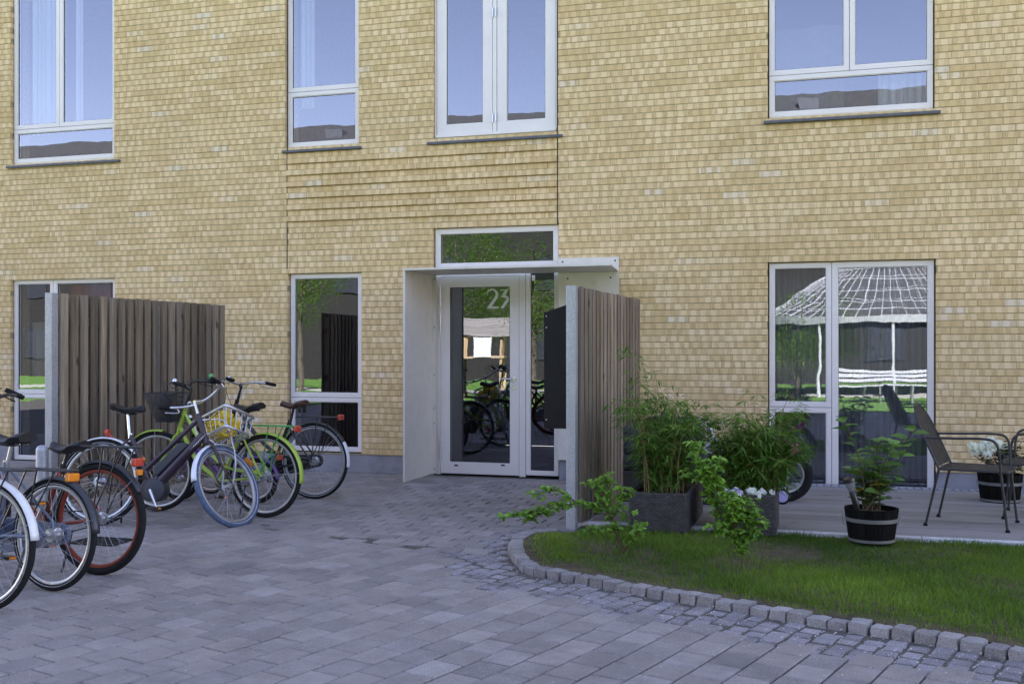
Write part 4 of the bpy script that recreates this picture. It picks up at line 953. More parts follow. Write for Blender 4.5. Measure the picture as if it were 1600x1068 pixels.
# yellow bag in that basket
rb2 = random.Random(2); from mathutils import noise as mn
m = MB(); vs = []; nU, nV = 60, 34
for i in range(nV+1):
    ph_ = math.pi*i/nV
    for j in range(nU):
        th_ = 2*math.pi*j/nU; dn = Vector((math.sin(ph_)*math.cos(th_), math.sin(ph_)*math.sin(th_), math.cos(ph_)))
        rr = .98+.50*mn.noise(dn*1.5)+.34*(.4-abs(mn.noise(dn*2.3+Vector((4, 1, 2)))))+.12*(.4-abs(mn.noise(dn*4.5)))
        vs.append((.115*rr*dn.x, .14*rr*dn.y, .10*rr*dn.z))
fs = [(i*nU+j, i*nU+(j+1) % nU, (i+1)*nU+(j+1) % nU, (i+1)*nU+j) for i in range(nV) for j in range(nU)]
m.add(vs, fs); Mw = Matrix.Translation(a) @ Euler((RAD(-12), 0, hd)).to_matrix().to_4x4() @ Ms
bag = m.build('plastic_bag', M['yellowbag'], None, smooth=True); bag.matrix_world = Mw @ Matrix.Translation(((bx0+bx1)/2-.01, 0, zb_+.105)) @ Matrix.Scale(.93, 4); tag(bag, 'crumpled bright yellow plastic bag lying in the silver bicycle basket', 'bag')
# 2 lime green bicycle facing left
a = G(413, 808); b = G(252, 798); hd = heading(a, b)
e2, Ms, HT, HB, cl, wb, R = bike('lime green step-through bicycle with green carrier and black mesh basket', 'bicycle', a, hd, RAD(2), RAD(8), wb=1.07, frame='step', col='lime', wall=None, saddle=(.17, .93, 'saddle'), post='black',
    bars=(.02, 1.10, .30, .17, 'black'), rfend=('lime', -8+180-158, 100) if False else ('lime', 75, 188), ffend=('lime', 40, 100), rack=('green', .07), light=(-.30, .74, 'redlens'), refl=RAD(35), ts=.017)
m = MB(Ms); X0_, X1_ = HT.x+.06, HT.x+.30; yt, yb_ = .18, .125; zt_, zb_ = 1.02, .78; xo = .045
def ringpts(f):
    x0_, x1_ = X0_+.0*f, X1_-xo*f*2; yy_ = yt-(yt-yb_)*f; z_ = zt_+(zb_-zt_)*f; return [(x0_, -yy_, z_), (x1_, -yy_, z_), (x1_, yy_, z_), (x0_, yy_, z_)]
for i in range(19): m.tube(ringpts(i/18), .0024 if 0 < i < 18 else .006, 4, closed=True)
A_, B_ = ringpts(0), ringpts(1)
for s in range(4):
    for i in range(26):
        f = i/26; p0_ = Vector(A_[s]).lerp(Vector(A_[(s+1) % 4]), f); p1_ = Vector(B_[s]).lerp(Vector(B_[(s+1) % 4]), f); m.tube([p0_, p1_], .0024, 4)
for i in range(16): f = i/15; m.tube([Vector(B_[0]).lerp(Vector(B_[3]), f), Vector(B_[1]).lerp(Vector(B_[2]), f)], .0016, 4)
m.build('basket', M['black'], e2)
m = MB(Ms); c_ = cl+Vector((-.10, -.27, .065)); m.lathe([(0, .035), (.018, .03), (.024, .012), (.018, -.008), (.01, -.02)], 12, c_); m.build('handlebar_bell', M['greenp'], e2, smooth=True)
# 3 black roadster, rear wheel by the narrow window, facing left
a = G(490, 779); hd = ang(180-19)
e3, *_ = bike('black roadster bicycle with sprung brown saddle and white tipped rear fender', 'bicycle', a, hd, RAD(2), RAD(-14), R=.352, wb=1.12, frame='step', col='black', tyre='rubber', wall='silverp', saddle=(.22, .90, 'brownsaddle'), post='black',
    bars=(-.02, 1.08, .27, .20, 'alu'), rfend=('black', 30, 150), ffend=('black', 30, 170), rack=('black', .06), light=(-.27, .765, 'redlens'), guard='black')
m = MB(); m.arc((0, .352), .368, RAD(149), RAD(187), .052); m.build('fender_tip', M['whitep'], e3, smooth='all')
# 4 small purple child's bicycle between them
a = G(401, 786); b = G(262, 780); hd = heading(a, b)
bike("small purple child's bicycle half hidden behind the lime green one", 'bicycle', a, hd, RAD(3), 0, R=.205, wb=.80, frame='low', col='purple', saddle=(.10, .60, 'saddle'), post='black', bars=(.0, .74, .22, .08, 'black'), rfend=('purple', 60, 175), ffend=('purple', 40, 150), light=(-.22, .42, 'redlens'), crank=.10, rack=None, ts=.014, tw=.022)
# 5 red rimmed bicycle facing left
a = G(152, 897.5); hd = ang(180-19)
e5, *_ = bike('black and rust red bicycle with red rims, black carrier and a bare narrow saddle', 'bicycle', a, hd, RAD(3), RAD(5), R=.345, wb=1.06, frame='single', col='redp', rim='redp', saddle=(.25, .80, 'saddle'), post='black',
    bars=(.04, 1.08, .27, .05, 'black'), rfend=('batt', 62, 150), ffend=('black', 40, 150), rack=('black', .10), light=(-.27, .70, 'redlens'), tw=.023, ht=((.88, 0, .80), (.92, 0, .62)))
m = MB(); m.cbox((-.285, 0, .64), (.02, .05, .035)); m.build('rear_reflector', M['orange'], e5, bevel=.004)
# 6 second of the left row
a = G(80, 922.5); hd = ang(180-24)
e6, *_ = bike('steel blue bicycle with black rear fender and black carrier, second from the left edge', 'bicycle', a, hd, RAD(4), RAD(0), R=.32, wb=1.10, frame='single', col='bluep', wall='strip', ht=((.90, 0, .80), (.95, 0, .62)), saddle=(.37, .88, 'saddle'), post='alu',
    bars=(.05, 1.06, .27, .04, 'alu'), rfend=('batt', 40, 175), ffend=('black', 40, 160), rack=('black', .05, .16), light=(-.115, .655, 'orange'), guard='bluep', ts=.019)
# 7 nearest
a = G(-30, 955); hd = ang(180-21)
e7, *_ = bike('bicycle with silver rear fender and silver rim, cut by the left edge of the photo', 'bicycle', a, hd, RAD(4), RAD(0), R=.347, wb=1.08, frame='low', col='black', wall='strip', saddle=(.26, .90, 'saddle'), post='alu',
    bars=(.0, 1.06, .29, .14, 'alu'), rfend=('silverp', 60, 172), ffend=('silverp', 40, 160), rack=('black', .06), light=None)
# bollard by the saddles
p = G(66, 806); bo = thing('bollard', 'round topped galvanised bollard between the saddles of the left bicycles', 'bollard', (p.x, p.y, 0))
m = MB(); m.lathe([(.05, -.02), (.05, .545), (.047, .568), (.036, .585), (.018, .593), (0, .595)], 24); m.build('post', M['galv'], bo, smooth=True)
m = MB(); m.lathe([(.07, 0), (.07, .006), (.051, .010), (.051, 0)], 24); m.build('base_ring', M['galv'], bo, smooth=True)

# ------------------------------------------------------------------ terrace furniture and plants
def planter(loc, rz, w_, l_, h_, label):
    t = thing('planter', label, 'planter', loc, rz, group='dark woven planters on the terrace'); m = MB()
    th = .02
    # woven faces: small offset tiles in running bond
    def face(o, ux, n_, W_):
        rows = int(h_/.0145); cols = int(W_/.034)
        for r in range(rows):
            for c in range(cols+1):
                u0 = max(0, (c-.5*(r % 2))*W_/cols); u1 = min(W_, (c+1-.5*(r % 2))*W_/cols)
                if u1-u0 < .004: continue
                m.rnd(); z0_ = .004+r*h_/rows; z1_ = z0_+h_/rows-.003; b_ = .006
                p = [o+ux*(u0+.001)+Vector((0, 0, z0_)), o+ux*(u1-.001)+Vector((0, 0, z0_)), o+ux*(u1-.001)+Vector((0, 0, z1_)), o+ux*(u0+.001)+Vector((0, 0, z1_))]
                mid = [(q+n_*b_) for q in (o+ux*(u0*.7+u1*.3)+Vector((0, 0, z0_)), o+ux*(u0*.3+u1*.7)+Vector((0, 0, z0_)), o+ux*(u0*.3+u1*.7)+Vector((0, 0, z1_)), o+ux*(u0*.7+u1*.3)+Vector((0, 0, z1_)))]
                m.add(p+mid, [(4, 5, 6, 7), (0, 4, 7, 3), (1, 2, 6, 5), (3, 7, 6, 2), (0, 1, 5, 4)])
    face(Vector((0, 0, 0)), Vector((1, 0, 0)), Vector((0, -1, 0)), w_); face(Vector((w_, 0, 0)), Vector((0, 1, 0)), Vector((1, 0, 0)), l_)
    face(Vector((0, l_, 0)), Vector((0, -1, 0)), Vector((-1, 0, 0)), l_); face(Vector((w_, l_, 0)), Vector((-1, 0, 0)), Vector((0, 1, 0)), w_)
    m.build('woven_side', M['rattan'], t)
    m = MB(); m.box(.001, w_-.001, .001, .02, .0, h_-.002); m.box(.001, w_-.001, l_-.02, l_-.001, 0, h_-.002); m.box(.001, .02, .02, l_-.02, 0, h_-.002); m.box(w_-.02, w_-.001, .02, l_-.02, 0, h_-.002); m.build('liner', M['black'], t)
    m = MB(); rectf = [(0, 0), (w_, 0), (w_, l_), (0, l_)]; m.tube([(x, y, h_) for x, y in [(-.002, -.002), (w_+.002, -.002), (w_+.002, l_+.002), (-.002, l_+.002)]], .008, 6, closed=True); m.build('rim', M['rattan'], t)
    m = MB(); m.box(.021, w_-.021, .021, l_-.021, .02, h_-.035); m.build('soil', M['soil'], t); return t
pa = G(983.5, 829, DK); pb = G(1073, 829, DK); w1_ = (Vector((pb.x-pa.x, pb.y-pa.y))).length*.99
p1 = planter((pa.x, pa.y+.01, DK), 0, w1_, 1.0, .285, 'dark woven planter of tall bamboo beside the charcoal lounge seat')
pb = G(1211, 837, DK); p2_ = planter((pb.x-w1_, pb.y+.005, DK), 0, w1_, .55, .285, 'dark woven planter with pansies in front of bushy bamboo')
def leafcards(items, name, material, parent):
    # items: (pos, dir, up, length, width, tint)
    m = MB(); 
    for p, d, u, L, w_, t in items:
        s = d.cross(u); s = s.normalized() if s.length > 1e-5 else d.orthogonal().normalized(); u = s.cross(d).normalized()
        a = p; b = p+d*L*.35; c = p+d*L; dr = u*(-L*.10)
        m.add([a, b+s*w_*.5+u*w_*.12, b, b-s*w_*.5+u*w_*.12, p+d*L*.7+s*w_*.30+dr*.5+u*w_*.08, p+d*L*.7+dr*.5, p+d*L*.7-s*w_*.30+dr*.5+u*w_*.08, c+dr*1.6], [(0, 1, 2), (0, 2, 3), (1, 4, 5, 2), (2, 5, 6, 3), (4, 7, 5), (5, 7, 6)], (t, 0, 0))
    return m.build(name, material, parent)
def bamboo(base, w_, l_, H, spread, n, seed, label, leaves, lean=(0, 0), talls=()):
    r = random.Random(seed); t = thing('bamboo_plant', label, 'plant', base, group='bamboo in the planters'); m = MB(); it = []
    for i in range(n):
        x, y = r.uniform(-w_/2, w_/2), r.uniform(-l_/2, l_/2); h = H*r.uniform(.45, 1.0)
        if i < len(talls): h = talls[i]
        sp = spread*(h/H if i >= len(talls) else .15); dx, dy = r.gauss(0, 1)*sp*.55+lean[0]*h+x*.5, r.gauss(0, 1)*sp*.4+lean[1]*h+y*.3
        pts = [Vector((x, y, 0)), Vector((x+dx*.15, y+dy*.15, h*.4)), Vector((x+dx*.5, y+dy*.5, h*.78)), Vector((x+dx, y+dy, h*r.uniform(.9, 1.0)))]; cv = curve(pts, 5)
        m.tube(cv, [.0035*(1-.7*q/len(cv)) for q in range(len(cv))], 5)
        nb = int(leaves*(.5 if i < len(talls) else 1))
        for q in range(nb):
            u = 1-(r.random()**1.2)*.90; f = u*(len(cv)-1); k_ = min(len(cv)-2, int(f)); p = cv[k_].lerp(cv[k_+1], f-k_)
            a = r.uniform(0, 6.283); bl = r.uniform(.04, .20)*(1.1-u*.4); bd = Vector((math.cos(a), math.sin(a), r.uniform(-.1, .7))).normalized(); tip = p+bd*bl
            if r.random() < .35: m.tube([p, tip], .0011, 3)
            for z in range(4):
                a2 = a+r.gauss(0, .9); d = Vector((math.cos(a2), math.sin(a2), r.uniform(-.75, .35))).normalized()
                it.append((tip-bd*r.random()*bl*.6, d, Vector((r.gauss(0, .3), r.gauss(0, .3), 1)), r.uniform(.055, .125), r.uniform(.009, .015), min(1, max(0, r.gauss(.45, .22)+.3*(tip.z/H-.6)))))
    m.build('culms', M['culm'], t); leafcards(it, 'leaves', M['bamboo'], t); return t
bamboo((pa.x+w1_*.50, pa.y+.42, DK+.24), w1_*.75, .6, .80, .27, 56, 21, 'bamboo with bare thin culms rising from the planter next to the lounge seat', 26, (-.04, -.05), talls=(1.05, 1.1, .98, 1.2, .92))
bamboo((pb.x-w1_*.42, pb.y+.36, DK+.24), w1_*.8, .3, .64, .35, 70, 22, 'dense bushy bamboo standing behind the row of pansies', 30, (.06, 0), talls=(.85, .8))
# pansies
r = random.Random(31); pz = thing('pansies', 'white and violet pansies flowering along the front of the right planter', 'flowers', (pb.x-w1_, pb.y, DK+.25))
it = []
for i in range(420):
    x, y = r.uniform(.03, w1_-.02), r.uniform(.02, .16); a = r.uniform(0, 6.28); it.append((Vector((x, y, r.uniform(-.01, .045))), Vector((math.cos(a), math.sin(a), r.uniform(-.2, .6))).normalized(), Vector((0, 0, 1)), r.uniform(.02, .04), r.uniform(.012, .02), r.random()))
leafcards(it, 'foliage', M['pot_leaf'], pz)
mw, mv, my = MB(), MB(), MB()
for i in range(46):
    x = r.uniform(.02, w1_-.015); white = x > w1_*.45; 
    if not white and r.random() < .45: continue
    c = Vector((x, r.uniform(-.012, .12), r.uniform(.03, .075))); a0 = r.uniform(0, 6.28); nrm = Vector((r.gauss(0, .35), -1, r.uniform(.1, .8))).normalized(); u = nrm.orthogonal().normalized(); v = nrm.cross(u); s = r.uniform(.015, .021)
    for k_ in range(5):
        a = a0+k_*1.2566; d = u*math.cos(a)+v*math.sin(a); e = nrm.cross(d); (mw if white or k_ < 2 else mv).add([c, c+d*s*.6+e*s*.55+nrm*.003, c+d*s*1.1+e*s*.2+nrm*.001, c+d*s*1.1-e*s*.2+nrm*.002, c+d*s*.6-e*s*.55+nrm*.003], [(0, 1, 2, 3, 4)], (r.random(), 0, 0))
    my.add([c+nrm*.004+u*.003, c+nrm*.004+v*.003, c+nrm*.004-u*.003, c+nrm*.004-v*.003], [(0, 1, 2, 3)])
mw.build('white_petals', M['petal'], pz)['kind'] = 'stuff'; mv.build('violet_petals', M['violet'], pz); my.build('flower_eyes', M['yellowleaf'], pz)
# lounge seat behind the first planter
sa_ = D(948, 548, 9.75); sb_ = D(1098, 548, 9.75); sx0 = sa_.x+.10; lw_ = 1.05
so = thing('lounge_seat', 'low charcoal cushioned lounge seat against the right board screen', 'sofa', (sx0, sa_.y-.35, DK))
m = MB(); m.box(0, lw_, 0, .75, 0, .27); m.build('base', M['rattan'], so, bevel=.01)
for i in range(2): m = MB(); m.box(.01+i*lw_/2, lw_/2-.008+i*lw_/2, .0, .74, .275, .41); m.build('seat_cushion', M['cushion'], so, bevel=.035)
m = MB(); m.box(-.02, .20, .02, .72, .415, .66); m.build('side_cushion', M['cushion'], so, bevel=.05)
m = MB(); m.box(.22, lw_-.28, .50, .70, .415, .72); m.build('back_cushion', M['cushion'], so, bevel=.05)
# scooter like toys by the wall
a = G(1116, 784, DK); bike("small black ride-on bike with green rimmed wheel behind the bamboo", 'toy bike', a, ang(175), 0, RAD(10), R=.135, wb=.46, frame='low', col='black', rim='greenp', fork='redp', saddle=(.02, .34, 'saddle'), post='black', ht=((.34, 0, .44), (.38, 0, .33)), bars=(.0, .66, .16, .04, 'redp'), crank=0, grp="children's bikes on the terrace", tw=.026, ts=.012, stand=False)
p = D(1067, 672, 9.7); m = MB(); vs = []
for i in range(9):
    for j in range(11): vs.append((.085*(i/8-.5)+.01*math.sin(j), .014*math.sin(i*1.7+j*.8), -.20*j/10+.10))
m.add(vs, [(i*11+j, i*11+j+1, (i+1)*11+j+1, (i+1)*11+j) for i in range(8) for j in range(10)]); o = m.build('cloth', M['skyblue'], None, smooth='all', loc=p); tag(o, 'small pale blue cloth hanging over the lounge seat by the bamboo', 'cloth')
sol = o.modifiers.new('s', 'SOLIDIFY'); sol.thickness = .004
# white child's bicycle with training wheels
a = G(1228, 783, DK); hd = ang(180-12)
e8, Ms, HT, HB, cl, wb, R = bike("white child's bicycle with pink carrier seat and lilac training wheels by the terrace door", 'bicycle', a, hd, 0, RAD(10), R=.235, wb=.82, frame='low', col='whitep', wall=None, saddle=(.15, .60, 'saddle'), post='alu', bars=(.0, .66, .20, .08, 'alu'), ffend=('whitep', 40, 150), crank=.11, guard='whitep', grp="children's bikes on the terrace", refl=RAD(20), tw=.040, ts=.017, stand=False)
for sg in (-1, 1):
    m = MB(); m.tube([(0, sg*.06, R), (-.01, sg*.12, .20), (.04, sg*.17, .07)], .008, 8); ar = m.build('training_wheel', M['whitep'], e8, smooth=True)
    m = MB(); m.lathe([(0, -.014), (.045, -.014), (.05, -.010), (.05, .010), (.045, .014), (0, .014)], 20, (.04, sg*.185, .068), ax='y'); m.build('disc', M['lilac'], ar)
    m = MB(); m.tube([(.04+.058*math.cos(q*.314), sg*.185, .068+.058*math.sin(q*.314)) for q in range(20)], .011, 8, closed=True); m.build('tyre', M['rubber'], ar, smooth='all')
m = MB(); m.prism([(.17, .38), (.15, .32), (-.05, .41), (-.12, .48), (-.095, .52), (-.02, .48)], -.05, .05); m.build('doll_seat', M['pink'], e8, bevel=.015)
# barrel pots
def barrel(loc, rt, rb_, h, label):
    t = thing('barrel_pot', label, 'plant pot', loc, random.uniform(0, .3), group='black half barrel pots on the terrace'); n = 18
    m = MB()
    for k_ in range(n):
        a0 = 2*math.pi*k_/n+.008; a1 = 2*math.pi*(k_+1)/n-.008; m.rnd()
        P = lambda r_, a, z: (r_*math.cos(a), r_*math.sin(a), z)
        vs = []
        for a in (a0, (a0+a1)/2, a1):
            vs += [P(rb_, a, 0), P(rt, a, h), P(rt-.018, a, h), P(rb_-.018, a, 0)]
        m.add(vs, [(0, 4, 5, 1), (4, 8, 9, 5), (1, 5, 6, 2), (5, 9, 10, 6), (2, 6, 7, 3), (6, 10, 11, 7), (0, 1, 2, 3), (8, 11, 10, 9)])
    m.build('staves', M['barrel'], t)
    for zz, hh in ((h*.62, .026), (.008, .02)):
        q = rb_+(rt-rb_)*zz/h; q2 = rb_+(rt-rb_)*(zz+hh)/h; m = MB(); m.lathe([(q+.0005, zz), (q+.0035, zz), (q2+.0035, zz+hh), (q2+.0005, zz+hh), (q+.0005, zz)], 36); m.build('hoop', M['hoop'], t, smooth=True)
    m = MB(); m.lathe([(rb_-.02, .01), (rt-.02, h-.035), (0, h-.025)], 24); m.build('soil', M['soil'], t)
    for sg in (-1, 1):
        x = sg*(rt+.006); z0_ = h*.62; m = MB(); m.tube([(x, -.022, z0_-.03), (x+sg*.012, 0, z0_+.045), (x, .022, z0_-.03)], .003, 6, closed=True); m.build('ring_handle', M['hoop'], t)
    return t
q = G(1361.5, 845, DK); PB1 = Vector((q.x, q.y+.0, DK)); barrel(PB1, .183, .152, .235, 'black half barrel pot with a zinc hoop at the edge of the lawn')
q = G(1563, 783, DK); PB2 = Vector((q.x, q.y+.02, DK)); barrel(PB2, .188, .160, .245, 'black half barrel pot of white rhododendron against the plinth')
def lobed(m, p, d, u, s, t):    # broad leaf, folded on the rib
    sd_ = d.cross(u).normalized(); up = sd_.cross(d).normalized()
    pr = [(0, 0), (.22, .30), (.5, .36), (.8, .2), (1.05, 0)]
    vs = [p+d*(a*s)-up*(a*a*s*.22) for a, b in pr]; L_ = [p+d*(a*s)+sd_*(b*s)+up*(b*s*.25-a*a*s*.22) for a, b in pr[1:4]]; R__ = [p+d*(a*s)-sd_*(b*s)+up*(b*s*.25-a*a*s*.22) for a, b in pr[1:4]]
    m.add(vs+L_+R__, [(0, 1, 5), (1, 2, 6, 5), (2, 3, 7, 6), (3, 4, 7), (0, 8, 1), (1, 8, 9, 2), (2, 9, 10, 3), (3, 10, 4)], (t, 0, 0))
def px_at(P, px, py):           # a spot at the depth of P that shows at a given height and side
    d = (P-CAM).dot(FWD); return D(px, py, d)
hy = thing('hydrangea_plant', 'leggy broad leaved green plant with some yellowed leaves in the barrel pot', 'plant', (PB1.x, PB1.y, DK+.2)); org = Vector((PB1.x, PB1.y, DK+.2))
r = random.Random(41); ms2 = MB(); ml = MB(); myl = MB()
tips = [(1318, 655), (1432, 672), (1395, 690), (1365, 705), (1340, 715), (1412, 708), (1350, 740), (1380, 730), (1330, 735), (1400, 745), (1372, 690), (1356, 722), (1388, 752)]
for i, (px, py) in enumerate(tips):
    tip = px_at(PB1, px, py)-org; tip.y += r.uniform(-.12, .12); b0 = Vector((r.uniform(-.06, .06), r.uniform(-.06, .06), 0))
    mid = b0.lerp(tip, .5)+Vector((r.uniform(-.02, .02)-(tip.x-b0.x)*.12, 0, .02)); cv = curve([b0, mid, tip], 8); ms2.tube(cv, [.005*(1-.6*q/len(cv)) for q in range(len(cv))], 5)
    nn = 13 if i < 3 else 12
    for k_ in range(nn):
        f = (.22+.78*k_/(nn-1)) if i > 2 else (.35+.65*k_/(nn-1)); j = min(len(cv)-2, int(f*(len(cv)-1))); p = cv[j].lerp(cv[j+1], f*(len(cv)-1)-j); ax_ = (cv[j+1]-cv[j]).normalized()
        a = k_*2.4+r.random(); d = (Vector((math.cos(a), math.sin(a)*.8, .12))+ax_*.25).normalized(); s = r.uniform(.085, .125)*(1.15 if i < 3 else (1.0 if f < .9 else .8))
        low = f < .5 and r.random() < .16; lobed(myl if low else ml, p, d, Vector((r.gauss(0, .2), r.gauss(0, .2), 1)), s, min(1, max(0, r.gauss(.45, .2)+(.35 if f > .85 else 0))))
ms2.build('stems', M['stem'], hy); ml.build('leaves', M['pot_leaf'], hy); myl.build('yellow_leaves', M['yellowleaf'], hy)
# solar stake light
q0 = px_at(PB1, 1341, 800); q1 = px_at(PB1, 1325, 742); q0.y -= .10; q1.y -= .11; so_ = thing('solar_light', 'black solar stake light leaning in the barrel pot at the lawn edge', 'garden light', q0); dd_ = (q1-q0); L_ = dd_.length; so_.rotation_euler = dd_.to_track_quat('Z', 'Y').to_euler()
m = MB(); m.lathe([(.012, 0), (.020, .01), (.023, L_*.62), (.020, L_*.64)], 14); m.build('stake', M['black'], so_, smooth=True)
m = MB(); m.lathe([(.022, L_*.645), (.034, L_*.8), (.036, L_*.86), (.030, L_*.87)], 16); m.build('lens', M['lampglass'], so_, smooth=True)
m = MB(); m.lathe([(.03, L_*.872), (.043, L_*.885), (.041, L_*.97), (.02, L_), (0, L_+.002)], 16); m.build('cap', M['black'], so_, smooth=True)
# rhododendron and lantern
rh = thing('rhododendron', 'rhododendron with heads of white flowers in the barrel pot by the wall', 'plant', (PB2.x, PB2.y, DK+.22)); org = Vector((PB2.x, PB2.y, DK+.22)); ml, mf, ms3 = MB(), MB(), MB()
heads = [(1522, 706), (1531, 700), (1518, 696), (1541, 708), (1548, 700), (1556, 692), (1566, 697), (1538, 695), (1550, 689)]
for i, (px, py) in enumerate(heads):
    c = px_at(PB2, px, py)-org; c.y += r.uniform(-.08, .06)
    ms3.tube(curve([Vector((r.uniform(-.04, .04), 0, 0)), c*.5, c-Vector((0, 0, .03))], 4), .004, 5)
    for k_ in range(30):
        n_ = Vector((r.gauss(0, 1), r.gauss(0, 1)-.4, r.gauss(.4, .8))).normalized(); p = c+n_*.034; u = n_.orthogonal().normalized(); v = n_.cross(u)
        for z in range(5):
            a = z*1.2566+k_; d = (u*math.cos(a)+v*math.sin(a)+n_*.5).normalized(); e = n_.cross(d).normalized(); s = .017; mf.add([p, p+d*s*.6+e*s*.42, p+d*s*1.2, p+d*s*.6-e*s*.42], [(0, 1, 2, 3)], (r.random(), 0, 0))
for i in range(210):
    a = r.uniform(0, 6.28); rr = r.uniform(.02, .16); p = Vector((math.cos(a)*rr+.03, math.sin(a)*rr*.8, r.uniform(.03, .26)*(1-rr*1.2)+.02)); d = Vector((math.cos(a), math.sin(a)*.8, r.uniform(-.3, .7))).normalized(); lobed(ml, p, d, Vector((0, 0, 1)), r.uniform(.05, .08), r.random())
for (px, py) in ((1588, 700), (1596, 690), (1598, 715), (1578, 690)):
    c = px_at(PB2, px, py)-org; ms3.tube([Vector((.03, 0, .02)), c], .003, 5)
    for k_ in range(5): a = k_*1.26; lobed(ml, c, Vector((math.cos(a), math.sin(a), .2)).normalized(), Vector((0, 0, 1)), .07, r.random())
ms3.build('stems', M['stem'], rh); ml.build('leaves', M['darkleaf'], rh); mf.build('flowers', M['petal'], rh)
q = px_at(PB2, 1569.5, 729); q.y -= .10; la = thing('garden_lantern', 'small black lantern with ribbed glass among the white rhododendron flowers', 'lantern', q)
m = MB(); m.lathe([(.004, -.10), (.006, .0), (.03, .004), (.036, .012), (.034, .02), (0, .02)], 16); m.build('base', M['black'], la, smooth=True)
m = MB(); m.lathe([(.03, .021), (.036, .03), (.036, .085), (.03, .092)], 20); m.build('glass', M['lampglass'], la, smooth=True)
m = MB(); m.lathe([(.038, .093), (.044, .10), (.040, .118), (.015, .13), (0, .131)], 16); m.tube(curve([(-.04, 0, .10), (-.03, 0, .16), (0, 0, .18), (.03, 0, .16), (.04, 0, .10)], 4), .0025, 5); m.build('cap', M['black'], la, smooth=True)
# garden chairs
def chair(loc, rz, label):
    t = thing('garden_chair', label, 'chair', loc, rz, group='anthracite metal garden chairs')   # faces +x
    m = MB(); sw = .245; vs = []
    nx, ny = 25, 21; sz = .435
    def slats(m, P, a0, a1, n, b0, b1):
        for i in range(n):
            u0 = a0+(a1-a0)*i/n; u1 = u0+(a1-a0)/n*.62
            q = [P(u0, b0), P(u1, b0), P(u1, b1), P(u0, b1)]; nrm = (Vector(q[1])-Vector(q[0])).cross(Vector(q[3])-Vector(q[0])).normalized()*.003
            m.add([Vector(v) for v in q]+[Vector(v)+nrm for v in q], [(0, 1, 2, 3), (4, 7, 6, 5), (0, 4, 5, 1), (1, 5, 6, 2), (2, 6, 7, 3), (3, 7, 4, 0)])
    slats(m, lambda u, v: (v, u, sz+.004-.0*abs(u)), -sw+.01, sw-.01, 22, -.20, .26)
    for x in (-.2, -.09, .03, .15, .26): m.box(x-.006, x+.006, -sw+.008, sw-.008, sz-.004, sz+.003)
    m.tube(curve([(.27, -sw, sz), (.28, 0, sz-.004), (.27, sw, sz)], 4)+curve([(-.21, sw, sz), (-.22, 0, sz), (-.21, -sw, sz)], 4), .009, 8, closed=True); m.build('seat', M['chair'], t)
    m = MB(); 
    def BP(u, v):   # v up the back
        return Vector((-.215-.20*v, u*(1-.35*max(0, v-.45)**1.5*1.6), sz+.02+.45*v))
    for i in range(18):
        u0 = -sw+.02+(2*sw-.04)*i/18; u1 = u0+(2*sw-.04)/18*.6; top = 1-.28*(abs((u0+u1)/2)/sw)**2.2
        q = [BP(u0, 0), BP(u1, 0), BP(u1, top), BP(u0, top)]; m.add([v for v in q]+[v+Vector((.003, 0, .001)) for v in q], [(0, 1, 2, 3), (4, 7, 6, 5), (0, 4, 5, 1), (1, 5, 6, 2), (2, 6, 7, 3), (3, 7, 4, 0)])
    for vv in (.0, .25, .5, .72): m.tube([BP(-sw+.01, vv), BP(0, vv)+Vector((-.01, 0, 0)), BP(sw-.01, vv)], .004, 6)
    m.tube(curve([BP(-sw, -.03), BP(-sw*1.02, .4), BP(-sw*.96, .75), BP(-sw*.55, .97), BP(0, 1.02), BP(sw*.55, .97), BP(sw*.96, .75), BP(sw*1.02, .4), BP(sw, -.03)], 5), .009, 8); m.build('backrest', M['chair'], t, smooth=True)
    for sg in (-1, 1):
        m = MB(); m.tube([(-.205, sg*sw, sz+.01), (-.30, sg*(sw+.01), .012)], .0095, 8); lg = m.build('leg', M['chair'], t, smooth=True)
        MB().lathe([(.016, 0), (.017, .012), (.011, .022)], 10, (-.302, sg*(sw+.01), 0)).build('foot_cap', M['grip'], lg)
        m = MB(); m.tube(curve([(-.305, sg*(sw), sz+.235), (-.1, sg*(sw+.035), sz+.24), (.10, sg*(sw+.04), sz+.245), (.185, sg*(sw+.04), sz+.225), (.215, sg*(sw+.035), sz+.15), (.225, sg*(sw+.015), sz), (.27, sg*(sw+.02), .012)], 6), .0095, 8); lg = m.build('armrest_leg', M['chair'], t, smooth=True)
        MB().lathe([(.016, 0), (.017, .012), (.011, .022)], 10, (.272, sg*(sw+.02), 0)).build('foot_cap', M['grip'], lg)
    return t
f1 = G(1456, 821, DK); f2 = G(1571, 832, DK); f3 = G(1466, 807.5, DK); f4 = G(1575, 815, DK)
near = (f1+f2)/2; far = (f3+f4)/2; rz = math.atan2(f2.y-f1.y, f2.x-f1.x)*.5+math.atan2(f4.y-f3.y, f4.x-f3.x)*.5
print('chair', (f2-f1).length, (far-near).length, rz, (near+far)/2)
cc = near+Vector((-math.sin(rz), math.cos(rz), 0))*.262
c1 = chair((cc.x, cc.y, DK), rz, 'anthracite mesh chair facing right on the terrace, whole chair in view')
f5 = G(1581.5, 804, DK); c2 = copy_tree(c1); c2.location = (f5.x+.22, f5.y-.05, DK); c2.rotation_euler.z = RAD(168); tag(c2, 'anthracite mesh chair at the right edge of the photo, only its armrest in view')
